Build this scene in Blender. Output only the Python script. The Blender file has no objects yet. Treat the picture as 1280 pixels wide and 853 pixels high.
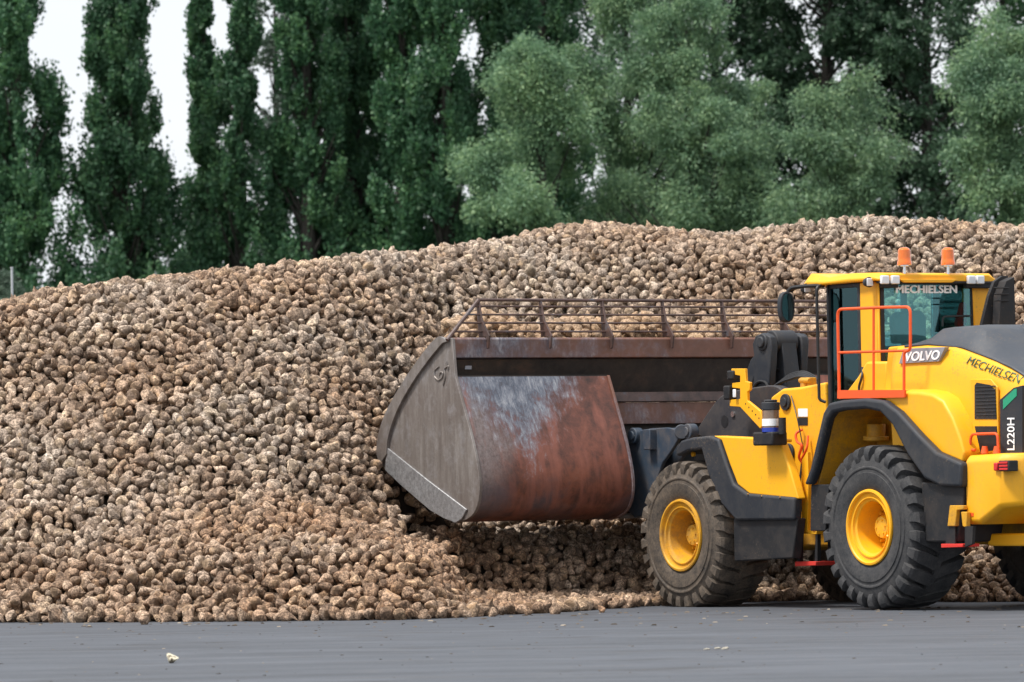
import bpy, bmesh, math, random
import numpy as np
from mathutils import Vector, Matrix
random.seed(7); RNG = np.random.default_rng(7)
PI = math.pi
C = bpy.context.scene.collection
sc = bpy.context.scene

# ------------------------------------------------------------------ camera model
F = 6800.0; HC = 1.5; ROLL = math.radians(1.0); PIT = math.atan(179.7/F)
def ray(u, v):
    du, dv = u-640, 426.5-v
    a = du*math.cos(ROLL)+dv*math.sin(ROLL); b = -du*math.sin(ROLL)+dv*math.cos(ROLL)
    return Vector((a, F*math.cos(PIT)-b*math.sin(PIT), F*math.sin(PIT)+b*math.cos(PIT)))
def at(u, v, D):
    r = ray(u, v); return Vector((0, 0, HC))+r*(D/r.y)
TH = math.radians(32.5); s_, c_ = math.sin(TH), math.cos(TH)
FW = Vector((-s_, c_, 0)); LF = Vector((-c_, -s_, 0)); ORG = Vector((5.361, 62.85, 0))
def S(u, v, yl):                        # point on the loader's lengthwise plane y = yl -> (x, z)
    r = ray(u, v); o = Vector((0, 0, HC))-ORG
    t = (yl-o.dot(LF))/r.dot(LF); p = o+r*t
    return (p.dot(FW), p.z)
def R(u, v, xl):                        # point on the loader's crosswise plane x = xl -> (y, z)
    r = ray(u, v); o = Vector((0, 0, HC))-ORG
    t = (xl-o.dot(FW))/r.dot(FW); p = o+r*t
    return (p.dot(LF), p.z)
def SP(u, v, yl): x, z = S(u, v, yl); return Vector((x, yl, z))
def RP(u, v, xl): y, z = R(u, v, xl); return Vector((xl, y, z))

# ------------------------------------------------------------------ materials
def mat(name, col, rough=.5, metal=0., **k):
    m = bpy.data.materials.new(name); m.use_nodes = True
    b = m.node_tree.nodes['Principled BSDF']
    b.inputs['Base Color'].default_value = (*col, 1); b.inputs['Roughness'].default_value = rough
    b.inputs['Metallic'].default_value = metal
    for n, v in k.items(): b.inputs[n.replace('_', ' ')].default_value = v
    return m
class NT:
    def __init__(s, m): s.m = m; s.t = m.node_tree; s.b = s.t.nodes['Principled BSDF']
    def n(s, typ, **k):
        n = s.t.nodes.new(typ)
        for a, v in k.items():
            if a.startswith('i_'): n.inputs[a[2:].replace('_', ' ')].default_value = v
            else: setattr(n, a, v)
        return n
    def l(s, a, b): s.t.links.new(a, b)
    def co(s, scale=(1, 1, 1)):
        t = s.n('ShaderNodeTexCoord'); mp = s.n('ShaderNodeMapping'); mp.inputs['Scale'].default_value = scale
        s.l(t.outputs['Object'], mp.inputs['Vector']); return mp.outputs['Vector']
    def noise(s, vec, scale, detail=5, rough=.6, dist=0):
        n = s.n('ShaderNodeTexNoise'); n.inputs['Scale'].default_value = scale; n.inputs['Detail'].default_value = detail
        n.inputs['Roughness'].default_value = rough; n.inputs['Distortion'].default_value = dist
        s.l(vec, n.inputs['Vector']); return n.outputs['Fac']
    def ramp(s, fac, stops):
        r = s.n('ShaderNodeValToRGB'); e = r.color_ramp.elements
        while len(e) < len(stops): e.new(.5)
        for i, (p, c) in enumerate(stops):
            e[i].position = p; e[i].color = (*c, 1) if len(c) == 3 else c
        s.l(fac, r.inputs['Fac']); return r.outputs['Color']
    def mix(s, fac, a, b, bt='MIX'):
        m = s.n('ShaderNodeMix', data_type='RGBA', blend_type=bt)
        for inp, v in ((m.inputs[0], fac), (m.inputs[6], a), (m.inputs[7], b)):
            if isinstance(v, (int, float)): inp.default_value = v
            elif isinstance(v, tuple): inp.default_value = (*v, 1)
            else: s.l(v, inp)
        return m.outputs[2]
    def math(s, op, a, b=0.0, clamp=False):
        m = s.n('ShaderNodeMath', operation=op, use_clamp=clamp)
        for i, v in ((0, a), (1, b)):
            if isinstance(v, (int, float)): m.inputs[i].default_value = v
            else: s.l(v, m.inputs[i])
        return m.outputs[0]
    def col(s, c): s.l(c, s.b.inputs['Base Color'])
    def rough(s, c): s.l(c, s.b.inputs['Roughness'])
    def bump(s, h, strength=.3, dist=.01):
        b = s.n('ShaderNodeBump'); b.inputs['Strength'].default_value = strength; b.inputs['Distance'].default_value = dist
        s.l(h, b.inputs['Height']); s.l(b.outputs['Normal'], s.b.inputs['Normal'])

def paint(name, col, rough, dirt=(.25, .17, .10), amt=.5, scale=3.0, lo=.5, hi=.8):
    m = mat(name, col, rough); t = NT(m); v = t.co()
    n1 = t.noise(v, scale, 8, .65); n2 = t.noise(v, scale*9, 4, .6)
    f = t.math('MULTIPLY', t.math('ADD', t.math('MULTIPLY', n1, .7), t.math('MULTIPLY', n2, .3)), 1.0)
    d = t.ramp(f, [(lo, (0, 0, 0)), (hi, (amt,)*3)])
    sp_ = t.noise(v, 38, 3, .6); cl_ = t.noise(v, 1.6, 3, .5)     # mud splash specks, gathered in patches
    sk_ = t.ramp(t.math('ADD', t.math('MULTIPLY', sp_, .7), t.math('MULTIPLY', cl_, .4)), [(.665, (0,)*3), (.72, (.35,)*3)])
    t.col(t.mix(sk_, t.mix(d, col, dirt), (.17, .12, .08))); t.rough(t.ramp(f, [(.3, (rough,)*3), (.75, (min(1, rough+.35),)*3)]))
    t.bump(n2, .08, .004)
    return m
M = {}
M['yellow'] = paint('yellow_paint', (.90, .43, .008), .34, (.45, .24, .08), .4, 2.2, .50, .75)
M['yellow_dirty'] = paint('dirty_yellow_paint', (.72, .35, .008), .45, (.22, .13, .06), .8, 4, .4, .7)
M['char'] = paint('charcoal_paint', (.016, .020, .028), .48, (.12, .10, .08), .4, 3, .45, .8)
M['slate'] = paint('slate_hood', (.04, .047, .06), .36, (.2, .18, .16), .3, 3, .45, .8)
M['black'] = paint('black_plastic', (.007, .008, .011), .55, (.12, .09, .07), .35, 4, .45, .8)
M['arm'] = paint('boom_paint', (.028, .028, .034), .5, (.13, .10, .08), .5, 3, .4, .75)
M['steelblue'] = paint('worn_linkage_steel', (.03, .048, .075), .45, (.15, .12, .10), .6, 6, .45, .7)
M['orange'] = paint('orange_paint', (.85, .10, .015), .4, (.3, .1, .05), .3)
M['red'] = paint('red_step', (.65, .03, .02), .5, (.2, .06, .04), .5)
M['white'] = mat('white_vinyl', (.9, .9, .9), .6)
M['greytext'] = mat('pale_badge', (.26, .27, .30), .4)
M['green'] = mat('green_vinyl', (.015, .30, .16), .4)
M['darkgreen'] = mat('dark_green_vinyl', (.03, .09, .04), .5)
M['chrome'] = mat('bright_metal', (.75, .75, .75), .25, 1.0)
M['lens'] = mat('clear_lens', (.75, .78, .82), .15, 0, Coat_Weight=.8)
M['amber'] = mat('amber_plastic', (.95, .22, .01), .2, 0, Transmission_Weight=.35, Coat_Weight=.6)
M['redlens'] = mat('red_lens', (.6, .02, .02), .2)
M['seat'] = mat('seat_fabric', (.10, .14, .16), .8)
M['hose'] = mat('rubber_hose', (.015, .015, .017), .5)
M['fluid'] = mat('blue_fluid', (.02, .05, .35), .2)
M['bottle'] = mat('clear_reservoir', (.30, .20, .14), .15, 0, Transmission_Weight=.3, Coat_Weight=.5)
M['brass'] = paint('dirty_metal', (.35, .22, .12), .5)

# glass
g = bpy.data.materials.new('tinted_cab_glass'); g.use_nodes = True; nt = g.node_tree; nt.nodes.clear()
o = nt.nodes.new('ShaderNodeOutputMaterial'); mx = nt.nodes.new('ShaderNodeMixShader')
tr = nt.nodes.new('ShaderNodeBsdfTransparent'); tr.inputs[0].default_value = (.72, .92, .91, 1)
gl = nt.nodes.new('ShaderNodeBsdfGlossy'); gl.inputs['Roughness'].default_value = .03; gl.inputs[0].default_value = (.5, .85, .92, 1)
fr = nt.nodes.new('ShaderNodeFresnel'); fr.inputs[0].default_value = 1.5
mm = nt.nodes.new('ShaderNodeMath'); mm.operation = 'MULTIPLY_ADD'; mm.inputs[1].default_value = 1.0; mm.inputs[2].default_value = .03
nt.links.new(fr.outputs[0], mm.inputs[0]); nt.links.new(mm.outputs[0], mx.inputs[0])
nt.links.new(tr.outputs[0], mx.inputs[1]); nt.links.new(gl.outputs[0], mx.inputs[2]); nt.links.new(mx.outputs[0], o.inputs[0])
M['glass'] = g

def tyre_mat(name, base, dust, lo, hi, amt):
    m = mat(name, base, .8); t = NT(m); v = t.co()
    n1 = t.noise(v, 5, 8, .7); n2 = t.noise(v, 45, 4, .7)
    f = t.math('ADD', t.math('MULTIPLY', n1, .6), t.math('MULTIPLY', n2, .4))
    geo = t.n('ShaderNodeNewGeometry')
    t.col(t.mix(t.ramp(f, [(lo, (0,)*3), (hi, (amt,)*3)]), base, dust)); t.bump(n2, .25, .006)
    return m
M['tyre'] = tyre_mat('rubber', (.020, .022, .026), (.095, .09, .088), .40, .70, .85)
M['tyre_dusty'] = tyre_mat('dusty_rubber', (.026, .023, .021), (.15, .115, .085), .38, .62, .9)

# bucket steel: rust and scraped blue-grey, in bucket coordinates (loader local)
def bucket_mat(name, mode):
    m = mat(name, (.2, .1, .06), .45, .0); t = NT(m); v = t.co(); vs = t.co((1, .35, 3.2))
    big = t.noise(v, .9, 6, .6, .4); mid = t.noise(v, 4, 8, .7, .3); fine = t.noise(v, 30, 6, .75); st = t.noise(t.co((9, .9, 9)), 3, 6, .7); sv = t.noise(t.co((1, 5, 1.6)), 4, 8, .75, .6)
    rust = t.ramp(mid, [(.3, (.04, .02, .016)), (.47, (.11, .038, .025)), (.62, (.19, .062, .036)), (.78, (.17, .095, .075))])
    blue = t.ramp(t.math('ADD', t.math('MULTIPLY', sv, .6), t.math('MULTIPLY', mid, .4)), [(.38, (.02, .03, .05)), (.48, (.07, .10, .15)), (.56, (.20, .23, .28)), (.64, (.42, .43, .45)), (.74, (.16, .10, .09))])
    sp = t.n('ShaderNodeSeparateXYZ'); t.l(v, sp.inputs[0])
    if mode == 'drum':
        # a scraped bare-steel triangle at the outer top, greyish scuffs at its outer side, dark patches low down
        y = t.math('ABSOLUTE', t.math('SUBTRACT', sp.outputs['Y'], 2.72)); z = t.math('SUBTRACT', sp.outputs['Z'], 1.72)
        nn_ = t.math('ADD', t.math('MULTIPLY', t.math('SUBTRACT', mid, .5), 1.5), t.math('MULTIPLY', t.math('SUBTRACT', sv, .5), 1.3))
        f = t.math('ADD', t.math('SUBTRACT', t.math('MULTIPLY', z, .95), t.math('MULTIPLY', y, .85)), nn_)
        mk = t.ramp(f, [(-.0, (0,)*3), (.5, (1,)*3)])
        grey = t.ramp(t.math('ADD', t.math('MULTIPLY', sv, .5), t.math('MULTIPLY', fine, .5)), [(.35, (.07, .055, .055)), (.55, (.19, .16, .155)), (.7, (.30, .27, .26))])
        g2 = t.math('ADD', t.math('SUBTRACT', t.math('MULTIPLY', t.math('SUBTRACT', sp.outputs['Y'], 2.75), 1.1), t.math('MULTIPLY', t.math('ABSOLUTE', t.math('SUBTRACT', sp.outputs['Z'], 2.0)), .75)), t.math('MULTIPLY', t.math('SUBTRACT', big, .4), 1.2))
        dk = t.math('ADD', t.math('MULTIPLY', t.math('SUBTRACT', 1.75, sp.outputs['Z']), .9), t.math('MULTIPLY', t.math('SUBTRACT', big, .5), 3.0))
        c = t.mix(t.ramp(g2, [(.15, (0,)*3), (.5, (.85,)*3)]), rust, grey)
        c = t.mix(t.ramp(dk, [(.25, (0,)*3), (.75, (.75,)*3)]), c, t.mix(mid, (.03, .03, .045), (.14, .11, .12)))
        stn = t.noise(t.co((1, 2.6, .35)), 1.6, 5, .6)
        c = t.mix(t.ramp(stn, [(.5, (0,)*3), (.62, (.6,)*3)]), c, (.26, .09, .06))
        c = t.mix(mk, c, t.mix(.3, blue, grey))
    elif mode == 'beam':
        mk = t.ramp(t.math('ADD', t.math('MULTIPLY', big, .6), t.math('MULTIPLY', mid, .4)), [(.46, (0,)*3), (.60, (.9,)*3)])
        c = t.mix(mk, t.mix(.45, rust, (.26, .14, .10)), t.mix(.25, blue, (.22, .15, .13)))
    elif mode == 'cheek':
        mp_ = t.co((5, 1, .55)); mp_.node.inputs['Rotation'].default_value = (0, math.radians(-38), 0); st = t.noise(mp_, 2.2, 8, .72)
        a = t.ramp(t.math('ADD', t.math('MULTIPLY', st, .75), t.math('MULTIPLY', fine, .25)), [(.26, (.12, .10, .09)), (.5, (.20, .175, .16)), (.74, (.33, .305, .29))])
        c = t.mix(t.ramp(big, [(.46, (0,)*3), (.68, (.55,)*3)]), a, (.11, .078, .066)); c = t.mix(t.ramp(mid, [(.5, (0,)*3), (.66, (.5,)*3)]), c, (.34, .33, .34)); m.node_tree.nodes['Principled BSDF'].inputs['Metallic'].default_value = .35  # pale blotches paint polished spots and the plate's sheen into the colour
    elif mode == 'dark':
        c = t.ramp(mid, [(.3, (.012, .009, .008)), (.55, (.032, .024, .02)), (.75, (.085, .05, .035))])  # near-black steel: shade of the recesses and openings painted into the colour
    elif mode == 'rail':
        c = t.ramp(mid, [(.35, (.045, .03, .027)), (.55, (.10, .055, .045)), (.7, (.08, .09, .11))])
    elif mode == 'edge':
        c = t.ramp(t.math('ADD', t.math('MULTIPLY', st, .5), t.math('MULTIPLY', fine, .5)), [(.3, (.13, .12, .12)), (.55, (.33, .33, .34)), (.7, (.5, .5, .51))])
        m.node_tree.nodes['Principled BSDF'].inputs['Metallic'].default_value = .5
    t.col(t.mix(t.ramp(fine, [(.62, (0,)*3), (.72, (.35,)*3)]), c, (.05, .03, .02)))
    t.rough(t.ramp(mid, [(.3, (.62,)*3), (.7, (.38,)*3)])); t.bump(fine, .22, .006)
    return m
for k in ('drum', 'beam', 'cheek', 'dark', 'rail', 'edge'): M['b_'+k] = bucket_mat('bucket_'+k, k)

# ------------------------------------------------------------------ mesh builder
class MB:
    def __init__(s): s.v = []; s.f = []
    def add(s, vs, fs):
        b = len(s.v); s.v += [Vector(p) for p in vs]; s.f += [[i+b for i in f] for f in fs]; return s
    def box(s, x0, x1, y0, y1, z0, z1):
        return s.hexa([(x0, y0, z0), (x1, y0, z0), (x1, y1, z0), (x0, y1, z0), (x0, y0, z1), (x1, y0, z1), (x1, y1, z1), (x0, y1, z1)])
    def hexa(s, p): return s.add(p, [(0, 3, 2, 1), (4, 5, 6, 7), (0, 1, 5, 4), (1, 2, 6, 5), (2, 3, 7, 6), (3, 0, 4, 7)])
    def loft(s, rings, cap=True, close=True):
        n = len(rings[0]); b = len(s.v)
        for r in rings: s.v += [Vector(p) for p in r]
        for i in range(len(rings)-1):
            for j in range(n if close else n-1):
                k = (j+1) % n; s.f.append([b+i*n+j, b+i*n+k, b+(i+1)*n+k, b+(i+1)*n+j])
        if cap: s.f.append([b+j for j in range(n)][::-1]); s.f.append([b+(len(rings)-1)*n+j for j in range(n)])
        return s
    def py(s, pts, y0, y1): return s.loft([[(x, y0, z) for x, z in pts], [(x, y1, z) for x, z in pts]])
    def px(s, pts, x0, x1): return s.loft([[(x0, y, z) for y, z in pts], [(x1, y, z) for y, z in pts]])
    def ribbon(s, pts, th, y0, y1):
        o = offset(pts, th); return s.py(list(pts)+o[::-1], y0, y1)
    def lathe(s, prof, cen, axis='y', n=48, cap=False):
        rings = []
        for i in range(n):
            a = 2*PI*i/n; ca, sa = math.cos(a), math.sin(a); ring = []
            for r, h in prof:
                p = {'y': (r*ca, h, r*sa), 'z': (r*ca, r*sa, h), 'x': (h, r*ca, r*sa)}[axis]
                ring.append(Vector(p)+Vector(cen))
            rings.append(ring)
        n2 = len(prof); b = len(s.v)
        for r in rings: s.v += r
        for i in range(n):
            k = (i+1) % n
            for j in range(n2-1): s.f.append([b+i*n2+j, b+k*n2+j, b+k*n2+j+1, b+i*n2+j+1])
        if cap:
            s.f.append([b+i*n2 for i in range(n)][::-1]); s.f.append([b+i*n2+n2-1 for i in range(n)])
        return s
    def cyl(s, a, b, r, r2=None, n=24):
        a, b = Vector(a), Vector(b); d = (b-a).normalized(); r2 = r if r2 is None else r2
        u = d.orthogonal().normalized(); w = d.cross(u)
        return s.loft([[p+(u*math.cos(2*PI*i/n)+w*math.sin(2*PI*i/n))*q for i in range(n)] for p, q in ((a, r), (b, r2))])
    def tube(s, pts, r, n=10, fil=0, rad=None):
        P = [Vector(p) for p in pts]
        if fil:
            Q = [P[0]]
            for i in range(1, len(P)-1):
                a, b, c = P[i-1], P[i], P[i+1]; f = min(fil, (a-b).length*.45, (c-b).length*.45)
                p0 = b+(a-b).normalized()*f; p1 = b+(c-b).normalized()*f
                for k in range(6):
                    t = k/5; Q.append(p0*(1-t)**2+b*2*t*(1-t)+p1*t*t)
            Q.append(P[-1]); P = Q
        u = None; rings = []
        for i, p in enumerate(P):
            d = (P[min(i+1, len(P)-1)]-P[max(i-1, 0)]).normalized()
            u = d.orthogonal().normalized() if u is None else (u-d*u.dot(d)).normalized()
            w = d.cross(u); q = r if rad is None else rad[i]
            rings.append([p+(u*math.cos(2*PI*k/n)+w*math.sin(2*PI*k/n))*q for k in range(n)])
        return s.loft(rings)
    def build(s, name, m, parent=None, bevel=0, seg=2, angle=35, smooth=True):
        me = bpy.data.meshes.new(name); me.from_pydata([tuple(v) for v in s.v], [], s.f); me.update()
        bm = bmesh.new(); bm.from_mesh(me); bmesh.ops.remove_doubles(bm, verts=bm.verts, dist=1e-5)
        bmesh.ops.recalc_face_normals(bm, faces=bm.faces); bm.to_mesh(me); bm.free()
        if smooth: me.shade_smooth(); me.set_sharp_from_angle(angle=math.radians(angle))
        me.materials.append(m if not isinstance(m, str) else M[m])
        o = bpy.data.objects.new(name, me); C.objects.link(o); o.parent = parent
        if bevel:
            b = o.modifiers.new('bevel', 'BEVEL'); b.width = bevel; b.segments = seg; b.limit_method = 'ANGLE'; b.angle_limit = math.radians(30); b.harden_normals = False
            for p in me.polygons: p.use_smooth = True
        return o
def offset(pts, th):
    out = []
    for i, (x, z) in enumerate(pts):
        a = pts[max(i-1, 0)]; b = pts[min(i+1, len(pts)-1)]
        dx, dz = b[0]-a[0], b[1]-a[1]; l = math.hypot(dx, dz) or 1
        out.append((x-dz/l*th, z+dx/l*th))
    return out
def smooth_poly(pts, it=2, closed=False):
    for _ in range(it):
        q = [] if closed else [pts[0]]; n = len(pts)
        for i in range(n if closed else n-1):
            a, b = pts[i], pts[(i+1) % n]
            q.append(tuple(a[k]*.75+b[k]*.25 for k in range(len(a)))); q.append(tuple(a[k]*.25+b[k]*.75 for k in range(len(a))))
        if not closed: q.append(pts[-1])
        pts = q
    return pts
def empty(name, loc=(0, 0, 0), rz=0, parent=None):
    o = bpy.data.objects.new(name, None); C.objects.link(o); o.location = loc; o.rotation_euler = (0, 0, rz); o.parent = parent
    o.empty_display_size = .3; return o
def tag(o, label=None, cat=None, group=None, kind=None):
    if label: o['label'] = label
    if cat: o['category'] = cat
    if group: o['group'] = group
    if kind: o['kind'] = kind
    return o
def lettering(body, P0, PX, PY, m, parent, bold=.02, depth=.003, shear=0, name='lettering'):
    cu = bpy.data.curves.new('txt', 'FONT'); cu.body = body; cu.offset = 0; cu.extrude = 0; cu.shear = shear; cu.resolution_u = 3
    o = bpy.data.objects.new('txt', cu); C.objects.link(o); dg = bpy.context.evaluated_depsgraph_get(); dg.update()
    me = bpy.data.meshes.new_from_object(o.evaluated_get(dg)); bpy.data.objects.remove(o)
    P0, PX, PY = Vector(P0), Vector(PX), Vector(PY)
    xs = [v.co.x for v in me.vertices]; ys = [v.co.y for v in me.vertices]
    x0, x1, y0, y1 = min(xs), max(xs), min(ys), max(ys)
    nn = (PX-P0).cross(PY-P0).normalized()
    for v in me.vertices:
        a, b = (v.co.x-x0)/(x1-x0), (v.co.y-y0)/(y1-y0)
        v.co = P0+(PX-P0)*a+(PY-P0)*b+nn*depth
    if bold:
        bm = bmesh.new(); bm.from_mesh(me); w0 = (PX-P0)*(bold/len(body)); h0 = (PY-P0)*bold*.25
        src = list(bm.faces)
        for k, (i_, j_) in enumerate(((1, 0), (.5, 1), (.5, -1))):
            r_ = bmesh.ops.duplicate(bm, geom=src)['geom']
            for v in r_:
                if isinstance(v, bmesh.types.BMVert): v.co += w0*i_+h0*j_+nn*.0004*(k+1)
        bm.to_mesh(me); bm.free()
    me.name = name; me.materials.clear(); me.materials.append(M[m])
    t = bpy.data.objects.new(name, me); C.objects.link(t); t.parent = parent
    so = t.modifiers.new('solid', 'SOLIDIFY'); so.thickness = .002; so.offset = 1
    return t

# ================================================================== WHEEL LOADER
L = empty('wheel_loader', ORG, PI/2+TH)
tag(L, 'yellow articulated wheel loader pushing its wide rusty bucket into the beet heap', 'wheel loader')

WB = 3.82
def make_wheel(hx, hz, Rt, m, worn):
    w = empty('wheel', (hx, 1.585, hz), 0, L)           # origin on the outer face; the wheel extends towards -y
    T = .74; rb = Rt-(.07 if not worn else .05)
    prof = [(.43, -.03), (.47, -.005), (.54, .008), (.60, .014), (.625, .014), (.63, .004), (.66, .002), (.675, .012), (.69, .012), (.70, .0), (rb-.13, -.006), (rb-.07, -.02), (rb-.05, -.03), (rb-.02, -.06), (rb, -.13), (rb+.005, -T/2)]
    prof = prof+[(r, -T-y) for r, y in prof[::-1][1:]]
    a = MB(); a.lathe(prof, (0, 0, 0), 'y', 96)
    n = 26 if not worn else 28
    for side in (0, 1):
        for i in range(n):
            th0 = 2*PI*(i+.5*side)/n; wd = 2*PI/n*(.29 if not worn else .35)
            def P(r, y, th):
                y = y if not side else -T-y
                return (r*math.cos(th), y, r*math.sin(th))
            sk = .16 if not worn else .12
            # lug: rows from sidewall shoulder to centre, skewed
            rows = [(Rt-.145, .006 if not worn else -.004, 0, .24), (Rt-.09, .012 if not worn else 0, 0, .27), (Rt-.035, -.008, .0, .30), (Rt-.008, -.04, .01, .33), (Rt, -.10, .03, .39), (Rt, -.22, .45*sk, .42), (Rt, -T/2-.03, sk, .42)]
            rings = []
            for r, y, sh, wf in rows:
                wd = 2*PI/n*wf*(1.0 if not worn else 1.06)
                t = th0+sh*(1 if not side else 1)
                rin = r-.09; yi = y-.05 if y > -.05 else y
                rings.append([P(rin, yi, t-wd), P(r, y, t-wd*.86), P(r, y, t+wd*.86), P(rin, yi, t+wd)])
            a.loft(rings)
    ty = a.build('tyre', m, w, angle=30)
    r = MB()   # rim: flange, gutter, deep dish
    prof = [(.425, -.05), (.436, -.012), (.430, .006), (.408, .010), (.396, -.002), (.388, -.030), (.352, -.036), (.346, -.020), (.334, -.020), (.326, -.045), (.300, -.060), (.292, -.10), (.288, -.34), (.275, -.37), (.20, -.375), (.135, -.37), (.128, -.20), (.118, -.175), (.06, -.165), (.0, -.162)]
    r.lathe(prof, (0, 0, 0), 'y', 64)
    bb = r
    for i in range(24):
        t = 2*PI*i/24; bb.cyl((.255*math.cos(t), -.38, .255*math.sin(t)), (.255*math.cos(t), -.315, .255*math.sin(t)), .018, n=6)
    for i in range(6):
        t = 2*PI*i/6; bb.cyl((.085*math.cos(t), -.18, .085*math.sin(t)), (.085*math.cos(t), -.155, .085*math.sin(t)), .010, n=6)
    bb.cyl((-.34, .0, -.14), (-.31, -.03, -.16), .012, n=8)
    bb.build('rim', 'yellow' if not worn else 'yellow_dirty', w, angle=28)
    return w
def dup(o, parent):
    c = o.copy(); C.objects.link(c); c.parent = parent
    for ch in list(o.children):
        d = ch.copy(); C.objects.link(d); d.parent = c
    return c
w1 = make_wheel(0, .945, .935, 'tyre', False); w1['label'] = 'rear wheel with deep black tyre lugs and clean yellow rim'
w2 = make_wheel(WB, .86, .89, 'tyre_dusty', True); w2['label'] = 'front wheel with worn brown dusty tyre and scuffed yellow rim'
for w in (w1, w2):
    w.rotation_euler = (0, .13, 0)
    d = dup(w, L); d.location.y = -1.585; d.rotation_euler = (0, 0, PI); d['label'] = 'far side wheel seen under the machine'

# --- undercarriage
a = MB()
a.box(-2.2, 1.9, -.42, .42, .75, 1.7); a.box(-.35, .35, -.9, .9, .72, 1.2)
a.cyl((0, -.85, .945), (0, .85, .945), .22)
a.build('rear_frame', 'yellow_dirty', L, bevel=.03)
a = MB(); a.box(1.7, 2.15, -.3, .3, .6, 1.9); a.cyl((1.95, 0, .5), (1.95, 0, 2.0), .16)
a.build('articulation_joint', 'char', L, bevel=.02)
a = MB(); a.cyl((WB, -.85, .86), (WB, .85, .86), .22); a.box(2.1, 4.5, -.42, .42, .7, 1.5); a.box(4.2, 4.6, -.5, .5, .9, 1.6)
a.build('front_frame', 'yellow_dirty', L, bevel=.03)
a = MB()
a.box(-2.35, -1.45, -1.0, 1.0, .72, .86)
a.build('tow_frame', 'yellow', L, bevel=.02)

# --- rear fender
yo = 1.52
outer = [S(u, v, yo) for u, v in [(1006, 606), (1014, 585), (1030, 516), (1037, 504), (1052, 500.5), (1083, 498), (1105, 501), (1123, 514), (1149, 543), (1171, 565), (1203, 579)]]
inner = [S(u, v, yo) for u, v in [(1013.5, 606), (1020, 588), (1036, 524), (1042, 516), (1055, 513), (1083, 511), (1101, 515), (1116, 531), (1135, 568), (1156, 598), (1176, 608), (1203, 609)]]
a = MB(); a.py(outer+inner[::-1], yo-.10, yo+.02)
a.build('fender_trim', 'char', L, bevel=.035, seg=3)
arch = [S(u, v, yo) for u, v in [(1012, 612), (1018, 590), (1034, 522), (1043, 513), (1083, 508), (1103, 512), (1119, 528), (1138, 566), (1158, 594), (1180, 604)]]
a = MB(); a.ribbon(arch, -.035, .62, yo-.11)
a.build('fender_liner', 'yellow_dirty', L, bevel=.006)
# yellow bulged fender cover over the arch
cov = [S(u, v, 1.42) for u, v in [(1046, 498.5), (1085, 497), (1106, 500), (1125, 514), (1151, 543), (1172, 565), (1203, 578), (1205, 566), (1200, 545), (1190, 519), (1178, 498), (1165, 490), (1148, 487), (1120, 487), (1046, 489)]]
a = MB(); a.loft([[(x, .9, z) for x, z in cov], [(x, 1.33, z) for x, z in cov], [(x*.96-.03 if False else x, 1.42, z-.035*(i > 7)) for i, (x, z) in enumerate(cov)]])
a.build('fender', 'yellow', L, bevel=.05, seg=4)
# inner structure behind the arch opening
a = MB()
p0, p1 = S(1014, 592, 1.3), S(1050, 515, 1.3)
pl = [S(u, v, .75) for u, v in [(1040, 505), (1100, 505), (1125, 560), (1125, 590), (1040, 590)]]
a.py(pl, .60, .72); a.box(.2, .55, .62, 1.0, 1.55, 1.68)
a.cyl(SP(1095, 530, .9), SP(1095, 552, .9), .11); a.cyl(SP(1095, 545, .9), SP(1095, 551, .9), .15)
a.build('fender_bracket', 'yellow_dirty', L, bevel=.01)
# mudflaps
a = MB(); a.py([S(u, v, 1.48) for u, v in [(1012, 606), (1034, 606), (1030, 664), (1011, 664)]], .8, 1.46)
a.build('mudflap', 'black', L, bevel=.01)
a = MB(); a.py([S(u, v, 1.48) for u, v in [(1150, 603), (1203, 606), (1202, 640), (1195, 678), (1156, 678)]], .85, 1.47)
a.build('mudflap', 'black', L, bevel=.02)

# --- front fender
yf = 1.50
a = MB()
tr_o = [S(u, v, yf) for u, v in [(846, 562), (852, 551), (866, 547), (887, 545), (899, 549), (909, 580), (918, 605), (935, 617), (994, 622)]]
tr_i = [S(u, v, yf) for u, v in [(847, 571), (862, 564), (878, 562), (886, 592), (901, 628), (921, 651), (994, 650)]]
a.py(tr_o+tr_i[::-1], yf-.10, yf+.02)
a.build('fender_trim', 'char', L, bevel=.03, seg=3)
a = MB()
top = [S(u, v, yf) for u, v in [(847, 566), (856, 557), (884, 552), (893, 556), (905, 590), (915, 612)]]
a.ribbon(top, .03, .75, yf-.09)
a.build('fender_liner', 'char', L, bevel=.005)
a = MB()
fp = [S(u, v, yf) for u, v in [(889, 545), (900, 551), (910, 580), (920, 606), (935, 618), (996, 624), (985, 585), (971, 549)]]
a.py(fp, yf-.14, yf-.02)
a.loft([[(x, y, z) for x, z in offs] for y, offs in ((yf-.10, [S(889, 545, yf), S(971, 549, yf), (S(971, 549, yf)[0], S(971, 549, yf)[1]-.04), (S(889, 545, yf)[0], S(889, 545, yf)[1]-.04)]), (1.27, [S(889, 545, yf), S(971, 549, yf), (S(971, 549, yf)[0], S(971, 549, yf)[1]-.04), (S(889, 545, yf)[0], S(889, 545, yf)[1]-.04)]))])
a.build('fender', 'yellow', L, bevel=.03, seg=3)
a = MB(); a.py([S(u, v, yf) for u, v in [(914, 648), (994, 648), (988, 698), (915, 702)]], yf-.16, yf-.03)
a.build('mudflap', 'black', L, bevel=.015)
a = MB()
for u, v in [(935, 618), (952, 620.5), (975, 622)]:
    a = MB(); p = SP(u, v, yf+.02); a.cyl(p, p+Vector((0, .012, 0)), .012, n=8); a.build('bolt', 'chrome', L)

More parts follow.
